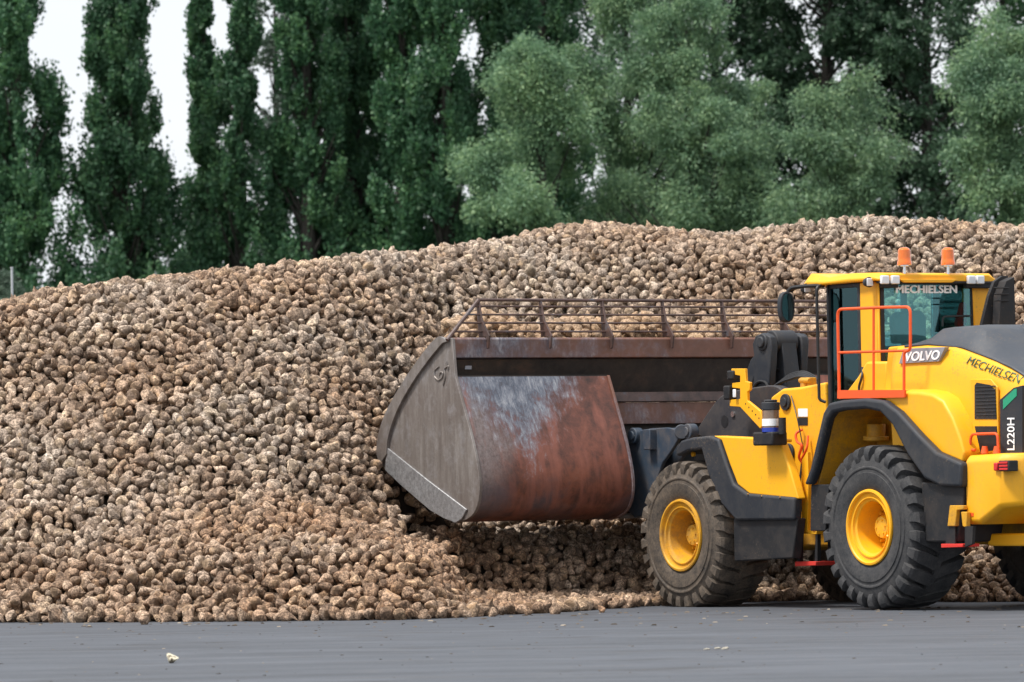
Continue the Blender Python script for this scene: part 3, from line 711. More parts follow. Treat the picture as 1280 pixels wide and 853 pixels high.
# top beam (square tube with rusty back face)
xb = B(566, 430)[0]
zt_, zl_ = R(700, 422, xb)[1], R(700, 447, xb)[1]
a = MB(); a.py([(xb+.02, zt_), (xb, zt_-.02), (xb+.005, zl_), (xb+.10, zl_-.015), (xb+.22, zl_+.03), (xb+.22, zt_)], -W+.03, W-.03)
a.build('top_beam', 'b_beam', bk, bevel=.008)
zd = B(569, 471)[1]
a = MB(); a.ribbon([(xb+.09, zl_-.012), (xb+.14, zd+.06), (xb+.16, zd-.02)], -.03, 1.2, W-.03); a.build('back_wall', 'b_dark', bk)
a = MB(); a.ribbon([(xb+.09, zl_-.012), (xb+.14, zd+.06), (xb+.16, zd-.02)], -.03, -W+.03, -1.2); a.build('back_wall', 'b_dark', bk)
a = MB()
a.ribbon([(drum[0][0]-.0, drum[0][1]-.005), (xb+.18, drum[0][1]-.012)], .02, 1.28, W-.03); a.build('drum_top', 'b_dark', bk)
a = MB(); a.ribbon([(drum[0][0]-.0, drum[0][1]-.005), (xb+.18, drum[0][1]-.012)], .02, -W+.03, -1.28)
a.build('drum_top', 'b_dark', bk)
a = MB(); a.px([R(u, v, xb+.12) for u, v in [(580, 454), (588, 454), (587.5, 462), (579.5, 462)]], xb+.085, xb+.13); a.build('type_plate', 'greytext', bk)
# centre recess walls
z1_, z2_, z3_ = R(800, 490, xb)[1], R(800, 502, xb)[1], R(800, 530, xb)[1]
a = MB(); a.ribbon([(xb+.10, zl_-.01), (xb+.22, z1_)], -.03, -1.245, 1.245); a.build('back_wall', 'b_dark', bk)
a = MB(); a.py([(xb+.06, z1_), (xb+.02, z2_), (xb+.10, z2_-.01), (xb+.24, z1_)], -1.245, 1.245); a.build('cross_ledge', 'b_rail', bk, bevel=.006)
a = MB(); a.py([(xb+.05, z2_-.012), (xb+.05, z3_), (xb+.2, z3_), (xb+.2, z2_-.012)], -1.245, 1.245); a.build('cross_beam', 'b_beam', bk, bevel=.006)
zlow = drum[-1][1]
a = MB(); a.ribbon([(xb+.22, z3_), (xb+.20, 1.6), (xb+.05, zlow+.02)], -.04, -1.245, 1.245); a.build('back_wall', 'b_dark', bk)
# floor and cutting edge
f0 = drum[-1]; f1 = B(482, 590)
a = MB(); a.ribbon([f0, (f1[0], f1[1]-.02)], .04, -W+.03, W-.03); a.build('bucket_floor', 'b_cheek', bk)
a = MB(); a.ribbon([(f1[0]-.35, f1[1]-.16), (f1[0]-.02, f1[1]+.0)], .04, -W+.02, W-.03); a.build('cutting_edge', 'b_edge', bk)
# guard rails
gx_top, gx_bot = xb+.17, xb+.06
zg = R(800, 376, gx_top)[1]
yl_top = R(598, 375, gx_top)[0]
a = MB()
bars = [zt_+(zg-zt_)*k for k in (.16, .39, .61, .83, 1.0)]
def gx(z): t = (z-zt_)/(zg-zt_); return gx_bot+(gx_top-gx_bot)*t
def gy(z): t = (z-zt_)/(zg-zt_); return W+(yl_top-W)*t
for i, z in enumerate(bars):
    yy = gy(z); r = .0125 if i < 4 else .02
    b = MB(); b.tube([(gx(z), -yy, z), (gx(z), yy, z)], r, 8); b.build('guard_bar', 'b_rail', bk)
for sgn in (1, -1):
    b = MB(); b.tube([(gx(zt_-.03), sgn*(W+.05), zt_-.03), (gx(zg), sgn*yl_top, zg)], .024, 8); b.build('guard_end', 'b_rail', bk)
npost = 8; st = .902
y = yl_top
while y > -W+.3:
    b = MB(); xt = gx_top; 
    P = [(xt-.01, zg), (xt+.03, zg), (gx_bot+.12, zt_+.16), (xb+.14, zt_+.0), (xb-.035, zt_+.0), (xb-.05, zt_-.13), (xb-.02, zt_-.15), (xb-.085, zt_-.02), (xb-.06, zt_+.10), (xt-.10, zt_+.30)]
    P = [(xt-.015, zg), (xt+.03, zg), (xt+.02, zt_+.25), (xb+.16, zt_+.01), (xb-.012, zt_+.01), (xb-.02, zt_-.14), (xb-.05, zt_-.13), (xb-.075, zt_+.02), (xt-.08, zt_+.22)]
    b.py(P, y-.012, y+.012); b.build('guard_post', 'b_rail', bk, bevel=.003); y -= st

# ================================================================== SUGAR BEETS
def beet_mat():
    m = mat('beet_skin', (.3, .2, .13), .85); t = NT(m)
    geo = t.n('ShaderNodeNewGeometry'); oi = t.n('ShaderNodeObjectInfo')
    rnd = t.math('FRACT', t.math('ADD', geo.outputs['Random Per Island'], oi.outputs['Random']))
    tc = t.n('ShaderNodeTexCoord'); off = t.n('ShaderNodeVectorMath', operation='SCALE'); off.inputs[0].default_value = (37, 51, 23); t.l(rnd, off.inputs['Scale'])
    ad = t.n('ShaderNodeVectorMath', operation='ADD'); t.l(tc.outputs['Object'], ad.inputs[0]); t.l(off.outputs[0], ad.inputs[1]); v = ad.outputs[0]
    n1 = t.noise(v, 11, 5, .65, .3); n2 = t.noise(v, 42, 5, .7)
    base = t.ramp(rnd, [(0, (.25, .185, .135)), (.12, (.58, .46, .36)), (.28, (.40, .31, .24)), (.42, (.72, .60, .49)), (.55, (.47, .345, .25)), (.68, (.65, .54, .44)), (.8, (.27, .21, .165)), (.9, (.74, .60, .45)), (1, (.44, .32, .22))])
    soil = t.ramp(t.math('ADD', t.math('MULTIPLY', n1, .65), t.math('MULTIPLY', n2, .35)), [(.46, (1,)*3), (.56, (0,)*3)])
    c = t.mix(soil, base, t.mix(.66, base, (.06, .038, .025)))
    hi = t.ramp(n2, [(.5, (0,)*3), (.62, (1,)*3)])
    c = t.mix(hi, c, t.mix(1.0, c, (1.55, 1.55, 1.55), 'MULTIPLY')); c = t.mix(t.ramp(n2, [(.36, (.65,)*3), (.46, (0,)*3)]), c, t.mix(1.0, c, (.25, .22, .2), 'MULTIPLY'))
    uv = t.n('ShaderNodeUVMap'); uv.uv_map = 'UVMap'; sx = t.n('ShaderNodeSeparateXYZ'); t.l(uv.outputs[0], sx.inputs[0])
    crown = t.ramp(sx.outputs['X'], [(.80, (0,)*3), (.92, (.8,)*3)])
    c = t.mix(crown, c, t.ramp(n1, [(.4, (.10, .068, .042)), (.6, (.24, .175, .11))]))
    sel = t.math('LESS_THAN', t.math('FRACT', t.math('MULTIPLY', rnd, 17.3)), .14)
    cut = t.math('MULTIPLY', sel, t.ramp(n1, [(.55, (0,)*3), (.62, (.75,)*3)]))
    c = t.mix(cut, c, (.52, .37, .23))
    # large drifts: earthier spills low down and in the disturbed strip, drier and paler elsewhere
    wn = t.noise(t.n('ShaderNodeNewGeometry').outputs['Position'], .45, 3, .5)
    c = t.mix(t.ramp(wn, [(.38, (0,)*3), (.62, (1,)*3)]), c, t.mix(1.0, c, (.93, .81, .71), 'MULTIPLY'))
    pz = t.n('ShaderNodeSeparateXYZ'); t.l(t.n('ShaderNodeNewGeometry').outputs['Position'], pz.inputs[0])
    damp = t.math('SUBTRACT', t.math('ADD', 1.35, t.math('MULTIPLY', t.math('SUBTRACT', wn, .5), 4.0)), pz.outputs['Z'])    # damp, earthier beets at the foot of the heap
    c = t.mix(t.ramp(damp, [(0, (0,)*3), (.9, (.7,)*3)]), c, t.mix(1.0, c, (.86, .74, .63), 'MULTIPLY'))
    t.col(c); t.bump(t.math('ADD', n2, t.math('MULTIPLY', n1, 2.2)), 1.0, .022)
    return m
M['beet'] = beet_mat()
def ico(sub):
    bm = bmesh.new(); bmesh.ops.create_icosphere(bm, subdivisions=sub, radius=1)
    v = np.array([x.co[:] for x in bm.verts]); f = np.array([[x.index for x in p.verts] for p in bm.faces]); bm.free(); return v, f
def beet_shape(sub, k):
    v, f = ico(sub); r = np.random.default_rng(100+k); v = v.copy(); z = v[:, 2].copy()
    taper = r.uniform(.55, .96); ln = r.uniform(1.0, 2.5)
    low = np.clip(-z, 0, 1)
    sc_ = 1-taper*low**1.3
    v[:, 0] *= sc_; v[:, 1] *= sc_*r.uniform(.78, 1.0)
    v[:, 2] = np.where(z < 0, z*ln, z*.8); v[:, 2] = np.where(v[:, 2] > .5, .5+(v[:, 2]-.5)*.35, v[:, 2])
    v[:, 0] += .22*r.uniform(-1, 1)*low**2; v[:, 1] += .22*r.uniform(-1, 1)*low**2
    for q in range(6):
        d = r.normal(size=3); d /= np.linalg.norm(d); fr_q = r.uniform(1.6, 4.2); ph = r.uniform(0, 6.3)
        v *= (1+.09*np.sin(fr_q*(v@d)+ph))[:, None]
    for q in range(4):      # flat sliced or dented side
        d = r.normal(size=3); d /= np.linalg.norm(d); lim = r.uniform(.5, .85); pr = v@d
        v -= np.clip(pr-lim, 0, None)[:, None]*d*.75
    v[:, 2] -= v[:, 2].mean()
    return v*.085, f, (z+1)/2
NS = 18
SH_LO = [beet_shape(2, k) for k in range(NS)]; SH_HI = [beet_shape(3, k) for k in range(NS)]
def make_mesh(name, V, Fc, U, m):
    me = bpy.data.meshes.new(name); me.vertices.add(len(V)); me.vertices.foreach_set('co', V.astype(np.float32).ravel())
    me.loops.add(Fc.size); me.loops.foreach_set('vertex_index', Fc.astype(np.int32).ravel())
    n, k = Fc.shape; me.polygons.add(n); me.polygons.foreach_set('loop_start', np.arange(0, n*k, k, dtype=np.int32))
    if U is not None:
        uv = me.uv_layers.new(name='UVMap'); uu = U[Fc.ravel()]; uv.data.foreach_set('uv', np.stack([uu, uu], 1).astype(np.float32).ravel())
    me.update(calc_edges=True); me.polygons.foreach_set('use_smooth', np.ones(n, dtype=bool)); me.materials.append(m); me.validate(); return me
def rotmats(n, rng):
    q = rng.normal(size=(n, 4)); q /= np.linalg.norm(q, axis=1)[:, None]; w, x, y, z = q.T
    return np.stack([np.stack([1-2*(y*y+z*z), 2*(x*y-z*w), 2*(x*z+y*w)], 1), np.stack([2*(x*y+z*w), 1-2*(x*x+z*z), 2*(y*z-x*w)], 1), np.stack([2*(x*z-y*w), 2*(y*z+x*w), 1-2*(x*x+y*y)], 1)], 1)
def join_beets(name, pos, rot, scl, kinds, m, mat_=None):
    Vs, Fs, Us = [], [], []; b = 0
    for k in range(NS):
        idx = np.nonzero(kinds == k)[0]
        if not len(idx): continue
        v, f, u = SH_LO[k]
        P = np.einsum('nij,vj->nvi', rot[idx], v)*scl[idx][:, None, None]+pos[idx][:, None, :]
        nv = len(v); Vs.append(P.reshape(-1, 3)); Us.append(np.tile(u, len(idx)))
        Fs.append((f[None]+(np.arange(len(idx))*nv)[:, None, None]+b).reshape(-1, 3)); b += nv*len(idx)
    me = make_mesh(name, np.concatenate(Vs), np.concatenate(Fs), np.concatenate(Us), m)
    o = bpy.data.objects.new(name, me); C.objects.link(o); return o

def interp(x, tab): return np.interp(x, [a for a, b in tab], [b for a, b in tab])
FOOT = [(-250, 64.6), (0, 63.3), (150, 62.4), (300, 61.8), (500, 61.25), (560, 61.7), (620, 62.6), (700, 63.7), (780, 65.3), (860, 66.6), (950, 67.3), (1040, 67.4), (1120, 66.5), (1190, 65.2), (1300, 64.7), (1500, 64.5)]
MAIN = [(-250, 64.9), (0, 63.4), (120, 62.9), (250, 62.9), (350, 63.3), (430, 64.0), (500, 65.1), (560, 66.5), (640, 67.7), (720, 68.0), (1100, 68.0), (1300, 67.6), (1500, 67.4)]
CREST = [(-250, 410), (0, 372), (60, 354), (150, 342), (230, 332), (330, 329), (400, 326), (500, 322), (560, 312), (640, 297), (700, 283), (745, 277), (800, 280), (850, 286), (900, 291), (960, 283), (1020, 276), (1100, 273), (1180, 280), (1280, 287), (1500, 300)]
SL = .66
def hnoise(X, Y):
    n = np.zeros_like(X)
    for fx, fy, p, a in ((.55, .3, 1.1, .16), (1.1, .9, 2.3, .10), (-.8, 1.3, .4, .09), (2.3, -1.1, 5.1, .055), (1.7, 2.7, .9, .045), (3.9, 1.9, 3.3, .03)):
        n += a*np.sin(fx*X+fy*Y+p)
    return n
def pile_z(X, Y):
    u = 640+F*X/Y
    foot = interp(u, FOOT); mn = interp(u, MAIN)
    crest_v = interp(u, CREST); hv = 606.2-(u-640)*math.tan(ROLL)
    Dc = mn+6.6
    zc = HC+(hv-crest_v)/F*Dc
    base = np.clip((Y-foot), 0, None)
    ap = np.minimum(.62*base, .38+.30*base)                     # apron of spilled beets
    wb = np.clip((u-515)/60, 0, 1)*(u < 1000)
    lx_ = (X-ORG.x)*FW.x+(Y-ORG.y)*FW.y
    ap = ap*(1-wb)+wb*(np.minimum(.8*base, .06+.03*base)+.72*np.clip(lx_-5.9, 0, 1.15)+.2*np.clip(lx_-7.05, 0, 3))
    lim = .60 + 0.75*np.clip((530-u)/200, 0, 1)
    lim = np.where(u > 1000, .85, np.where(u > 560, .95, lim))
    ap = np.minimum(ap, lim+.03*base)
    mz = SL*(Y-mn)
    nz = hnoise(X, Y)
    mz = mz+.6*nz*np.clip((Y-mn)/2, 0, 1)
    k = .35                                                   # smooth max / min
    z = np.where(np.abs(mz-ap) < k, np.maximum(mz, ap)+(k-np.abs(mz-ap))**2/(4*k), np.maximum(mz, ap))
    top = zc+.24*np.clip((u-200)/350, 0, 1)-.06+.12*hnoise(X*1.3, Y*.6)-.05*np.clip(Y-Dc, 0, 9)
    k = .9
    z = np.where(np.abs(z-top) < k, np.minimum(z, top)-(k-np.abs(z-top))**2/(4*k), np.minimum(z, top))
    z = np.where(Y < foot, -.3, z)
    return z
# scatter with a minimum spacing in 3-D
def scatter(ncand, rmin, xr, yr, zf, depth, rng, hit=None):
    X = rng.uniform(*xr, ncand); Y = rng.uniform(*yr, ncand); Z = zf(X, Y)
    dzx = (zf(X+.05, Y)-Z)/.05; dzy = (zf(X, Y+.05)-Z)/.05
    nrm = np.stack([-dzx, -dzy, np.ones_like(Z)], 1); nrm /= np.linalg.norm(nrm, axis=1)[:, None]
    ok = Z > -.1
    d = rng.uniform(0, 1, ncand)**1.6*depth
    P = np.stack([X, Y, Z], 1)-nrm*d[:, None]
    order = np.argsort(d+rng.uniform(0, .05, ncand)); cell = rmin; grid = {}; keep = []
    Pl = P.tolist(); okl = ok.tolist(); r2 = rmin*rmin
    for i in order.tolist():
        if not okl[i]: continue
        x, y, z = Pl[i]
        if z < .02: z = .02; 
        a, b, c = int(x//cell), int(y//cell), int(z//cell); bad = False
        for da in (-1, 0, 1):
            for db in (-1, 0, 1):
                for dc in (-1, 0, 1):
                    for q in grid.get((a+da, b+db, c+dc), ()):
                        if (q[0]-x)**2+(q[1]-y)**2+(q[2]-z)**2 < r2: bad = True; break
                    if bad: break
                if bad: break
            if bad: break
        if not bad:
            grid.setdefault((a, b, c), []).append((x, y, z)); keep.append((x, y, z, d[i]))
    return np.array(keep)
K = scatter(240000, .115, (-8.2, 8.2), (60.8, 77.0), pile_z, .29, RNG)
pos = K[:, :3]; dep = K[:, 3]
# keep clear of the bucket and the wheels
loc = np.stack([(pos[:, 0]-ORG.x)*FW.x+(pos[:, 1]-ORG.y)*FW.y, (pos[:, 0]-ORG.x)*LF.x+(pos[:, 1]-ORG.y)*LF.y, pos[:, 2]], 1)
bkx0 = min(p[0] for p in drum); bot = drum[-1]; tip = B(480, 585)
inb = (np.abs(loc[:, 1]) < W+.12) & (loc[:, 0] > bkx0-.1) & (loc[:, 0] < tip[0]+.1) & (loc[:, 2] > bot[1]-.13)
wl = np.zeros(len(loc), bool)
for wx in (0, WB):
    wl |= (np.abs(np.abs(loc[:, 1])-1.2) < .45) & (((loc[:, 0]-wx)**2+(loc[:, 2]-.93)**2) < 1.0)
und = (np.abs(loc[:, 1]) < 1.3) & (loc[:, 0] > -2.8) & (loc[:, 0] < 4.6) & (loc[:, 2] > .45)
sel = ~(inb | wl | und); pos = pos[sel]; dep = dep[sel]
n = len(pos); rot = rotmats(n, RNG); scl = RNG.uniform(.66, 1.22, n)*np.where(RNG.uniform(size=n) < .12, .7, 1); kinds = RNG.integers(0, NS, n)
pos[:, 2] = np.maximum(pos[:, 2], .055*scl)
uu = 640+F*pos[:, 0]/pos[:, 1]
foot = interp(uu, FOOT)
score = pos[:, 1]-foot+pos[:, 2]*.3+dep*3
cand = np.nonzero((uu > 4) & (uu < 800) & (dep < .14))[0]
near = cand[np.argsort(score[cand])][:290]
mask = np.zeros(n, bool); mask[near] = True
print('beets', n, 'individual', mask.sum())
st_ = join_beets('beet_heap', pos[~mask], rot[~mask], scl[~mask], kinds[~mask], M['beet'])
tag(st_, 'huge heap of brown sugar beets rising behind the yellow loader, above the bottom rows', 'sugar beet heap', kind='stuff')
BM = [make_mesh('sugar_beet', *SH_HI[k], M['beet']) for k in range(NS)]
def beet(k, p, r, s, label, group=None):
    o = bpy.data.objects.new('sugar_beet', BM[k]); C.objects.link(o)
    o.matrix_world = Matrix.Translation(Vector(p)) @ Matrix(r.tolist()).to_4x4() @ Matrix.Scale(float(s), 4)
    return tag(o, label, 'sugar beet', group)
for i in near.tolist():
    beet(int(kinds[i]), pos[i], rot[i], scl[i], 'earthy brown sugar beet in the bottom rows of the heap, next to the asphalt', 'sugar beets along the foot of the heap')
# dark solid core under the beets so no gap shows through
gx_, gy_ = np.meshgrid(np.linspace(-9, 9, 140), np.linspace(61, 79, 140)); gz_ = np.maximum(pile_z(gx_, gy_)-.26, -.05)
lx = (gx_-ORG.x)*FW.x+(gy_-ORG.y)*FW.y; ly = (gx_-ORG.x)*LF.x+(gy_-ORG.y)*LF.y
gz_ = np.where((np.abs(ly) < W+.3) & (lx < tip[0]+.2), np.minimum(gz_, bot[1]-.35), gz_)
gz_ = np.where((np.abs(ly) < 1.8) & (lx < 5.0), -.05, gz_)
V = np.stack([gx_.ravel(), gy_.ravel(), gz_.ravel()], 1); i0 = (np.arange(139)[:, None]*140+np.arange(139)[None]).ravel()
core = make_mesh('heap_core', V, np.stack([i0, i0+1, i0+141, i0+140], 1), None, mat('dark_core', (.03, .02, .013), 1.0))
co = bpy.data.objects.new('dark_core', core); C.objects.link(co)
tag(co, 'dark solid core closing the gaps deep between the heaped beets', 'soil', kind='stuff')
# load in the bucket
def load_z(X, Y):    # X = local x, Y = local y
    m = (X-(xb+.2))/1.9
    z = zt_-.10+.42*np.sin(np.clip(m, 0, 1)*PI*.75+.25)+.05*np.sin(3*Y)+.04*np.sin(5.3*Y+X*3)
    z = z-.25*np.clip(X-xb-.7, 0, 2)
    return np.where(np.abs(Y) > W-.35-.25*np.clip(X-xb-.3, 0, 1), -1, z)
K2 = scatter(30000, .118, (xb+.26, xb+1.25), (-W+.12, W-.12), load_z, .22, np.random.default_rng(5))
p2 = K2[:, :3]; n2 = len(p2)
lo = join_beets('beet_load', p2, rotmats(n2, RNG), RNG.uniform(.65, 1.0, n2), RNG.integers(0, NS, n2), None or M['beet'])
mw = Matrix.Translation(ORG) @ Matrix.Rotation(PI/2+TH, 4, 'Z'); lo.matrix_world = mw
lm = M['beet'].copy(); lm.name = 'washed_beet_skin'
lt = lm.node_tree; bs = lt.nodes['Principled BSDF']; src = bs.inputs['Base Color'].links[0].from_socket
hx = lt.nodes.new('ShaderNodeMix'); hx.data_type = 'RGBA'; hx.inputs[0].default_value = .3; hx.inputs[7].default_value = (.62, .40, .22, 1); lt.links.new(src, hx.inputs[6]); lt.links.new(hx.outputs[2], bs.inputs['Base Color'])
lo.data.materials[0] = lm
tag(lo, 'paler freshly dug sugar beets heaped inside the bucket behind its bars', 'sugar beet load', kind='stuff')
# strays on the asphalt
def on_ground(u, v):
    r = ray(u, v); t = -HC/r.z; return Vector((r.x*t, r.y*t, 0))
rs_ = rotmats(12, np.random.default_rng(3))
for i, (u, v, s, lb) in enumerate([(180, 781, .85, 'single brown beet rolled a little out of the heap at the far left'),
    (616, 771, .8, 'small round beet loose on the asphalt below the bucket corner'),
    (693, 768, 1.0, 'pale tapering beet lying on the asphalt left of the front tyre'),
    (660, 769, .6, 'smallest stray beet between the bucket and the front tyre'),
    (752, 766, .65, 'brown beet lying on the asphalt just left of the dusty front tyre')]):
    g_ = on_ground(u, v); beet(i, g_+Vector((0, 0, .055*s)), rs_[i], s, lb)
a = MB(); g_ = on_ground(215, 829)
bv, bf, bu = beet_shape(3, 42); bv = bv.copy(); bv[:, 2] = np.minimum(bv[:, 2], .02); me = make_mesh('beet_piece', bv*.62, bf, bu, mat('cut_beet', (.62, .54, .38), .7))
t = NT(me.materials[0]); t.col(t.ramp(t.noise(t.co(), 25, 5), [(.42, (.10, .07, .04)), (.5, (.66, .6, .45))]))
o = bpy.data.objects.new('beet_piece', me); C.objects.link(o); o.location = g_+Vector((0, 0, .045)); o.rotation_euler = (.5, .3, .4)
tag(o, 'cream and brown cut beet piece alone on the near asphalt, lower left', 'beet piece')
a = MB(); rr_ = random.Random(4)
g_ = on_ground(893, 812)
for k in range(9):
    p = g_+Vector((rr_.uniform(-.12, .12), rr_.uniform(-.15, .15), .004)); s = rr_.uniform(.01, .03)
    a.hexa([p+Vector(q) for q in [(-s, -s, 0), (s, -s*.7, 0), (s*.8, s, 0), (-s, s, 0), (-s*.7, -s, s*.5), (s, -s, s*.4), (s*.6, s*.6, s*.5), (-s, s*.7, s*.3)]])
tag(a.build('beet_crumbs', mat('pale_crumb', (.6, .55, .45), .8)), 'scatter of whitish beet crumbs on the asphalt below the loader wheels', 'crumbs')
# fine debris
a = MB(); cr = random.Random(11)
for k in range(380):
    u = cr.uniform(0, 1280); v = interp(np.array([u]), [(0, 779), (500, 777), (700, 767), (1280, 757)])[0]+1+cr.random()**2.6*84; g_ = on_ground(u, v); s = cr.uniform(.004, .013)*(1.9 if v < 785 else 1)
    sx = s*cr.uniform(.7, 1.8); a.hexa([g_+Vector(q) for q in [(-sx, -s, .001), (sx, -s, .001), (sx, s, .001), (-sx, s, .001), (-sx*.6, -s*.6, s*.5), (sx*.6, -s*.6, s*.6), (sx*.6, s*.6, s*.5), (-sx*.6, s*.6, s*.4)]])
db = a.build('ground_debris', mat('soil_crumb', (.12, .09, .065), .9), smooth=False)
t = NT(db.data.materials[0]); gg = t.n('ShaderNodeNewGeometry'); t.col(t.ramp(gg.outputs['Random Per Island'], [(.0, (.02, .018, .016)), (.5, (.08, .06, .045)), (.85, (.16, .13, .10)), (1, (.36, .31, .25))]))
tag(db, 'fine crumbs of soil and beet strewn over the asphalt', 'debris', kind='stuff')

# ================================================================== GROUND
def plane(name, x0, x1, y0, y1, z, m):
    a = MB(); a.add([(x0, y0, z), (x1, y0, z), (x1, y1, z), (x0, y1, z)], [(0, 1, 2, 3)]); return a.build(name, m, smooth=False)
m = mat('asphalt', (.06, .062, .068), .6); t = NT(m); v = t.co(); vs = t.co((.25, 1.1, 1)); vl = t.co((1.2, 5, 1))
n1 = t.noise(vs, .9, 8, .65, .3); n2 = t.noise(vl, 1.4, 6, .7); n3 = t.noise(v, 14, 5, .7)
f = t.math('ADD', t.math('ADD', t.math('MULTIPLY', n1, .5), t.math('MULTIPLY', n2, .35)), t.math('MULTIPLY', n3, .15))
c = t.ramp(f, [(.34, (.048, .050, .056)), (.46, (.068, .075, .088)), (.55, (.082, .091, .108)), (.68, (.108, .117, .134))])
pt = t.noise(t.co((.35, .9, 1)), 1.1, 7, .7, .8); c = t.mix(t.ramp(pt, [(.56, (0,)*3), (.66, (.6,)*3)]), c, (.035, .031, .028))
p2 = t.noise(t.co((.5, 2.0, 1)), 2.3, 6, .75, .5); c = t.mix(t.ramp(p2, [(.60, (0,)*3), (.70, (.55,)*3)]), c, (.15, .135, .115))
t.col(c)
t.rough(t.ramp(f, [(.35, (.8,)*3), (.65, (.62,)*3)])); t.bump(n3, .3, .01); t.b.inputs['Specular IOR Level'].default_value = .3
tag(plane('asphalt_yard', -60, 60, -5, 100, 0, m), kind='structure')
m = mat('meadow', (.05, .08, .03), 1.0); t = NT(m); t.col(t.ramp(t.noise(t.co(), .3, 8), [(.35, (.035, .05, .02)), (.65, (.08, .11, .04))]))
tag(plane('ground', -1500, 1500, -600, 2500, -.02, m), kind='structure')

# ================================================================== TREES
def leaf_mat(name, stops, transl=.35, rough=.6):
    m = bpy.data.materials.new(name); m.use_nodes = True; nt = m.node_tree; b = nt.nodes['Principled BSDF']; b.inputs['Roughness'].default_value = rough
    t = NT(m); g_ = t.n('ShaderNodeNewGeometry'); oi = t.n('ShaderNodeObjectInfo')
    nz = t.noise(g_.outputs['Position'], .7, 4, .6)
    f = t.math('ADD', t.math('MULTIPLY', g_.outputs['Random Per Island'], .30), t.math('MULTIPLY', nz, .70))
    c = t.ramp(f, stops); hs = t.n('ShaderNodeHueSaturation'); t.l(c, hs.inputs['Color'])
    vr = t.math('MULTIPLY_ADD', oi.outputs['Random'], .25); vr.node.inputs[2].default_value = .88; t.l(vr, hs.inputs['Value']); c = hs.outputs[0]
    t.col(c); tl = t.n('ShaderNodeBsdfTranslucent'); t.l(c, tl.inputs[0]); mx = t.n('ShaderNodeMixShader'); mx.inputs[0].default_value = transl
    t.l(b.outputs[0], mx.inputs[1]); t.l(tl.outputs[0], mx.inputs[2]); out = [n for n in nt.nodes if n.type == 'OUTPUT_MATERIAL'][0]; t.l(mx.outputs[0], out.inputs[0]); return m
M['poplar'] = leaf_mat('poplar_leaves', [(.25, (.028, .082, .045)), (.5, (.058, .15, .075)), (.7, (.11, .23, .095))])  # lifted, bluish greens stand in for haze over the distant poplars
M['willow'] = leaf_mat('willow_leaves', [(.25, (.080, .16, .10)), (.5, (.15, .26, .145)), (.7, (.26, .38, .19))])
M['dark'] = leaf_mat('dark_leaves', [(.2, (.03, .07, .042)), (.5, (.052, .11, .062)), (.75, (.08, .15, .08))])
M['greyleaf'] = leaf_mat('grey_leaves', [(.2, (.05, .085, .062)), (.5, (.075, .12, .085)), (.75, (.10, .15, .105))])
M['bark'] = paint('bark', (.028, .025, .022), .9, (.05, .05, .04), .6)
def leaves(name, P, D, size, asp, m, rng, parent):
    n = len(P); d = D+rng.normal(size=(n, 3))*.55; d /= np.linalg.norm(d, axis=1)[:, None]
    r = rng.normal(size=(n, 3)); sd = np.cross(d, r); sd /= np.linalg.norm(sd, axis=1)[:, None]
    L_ = (size*rng.uniform(.6, 1.3, n))[:, None]; w = L_*asp
    V = np.stack([P-d*L_*.5, P+sd*w*.5, P+d*L_*.5, P-sd*w*.5], 1).reshape(-1, 3)
    me = make_mesh(name, V, np.arange(4*n).reshape(-1, 4), None, m); me.polygons.foreach_set('use_smooth', np.zeros(n, dtype=bool))
    o = bpy.data.objects.new(name, me); C.objects.link(o); o.parent = parent; return o
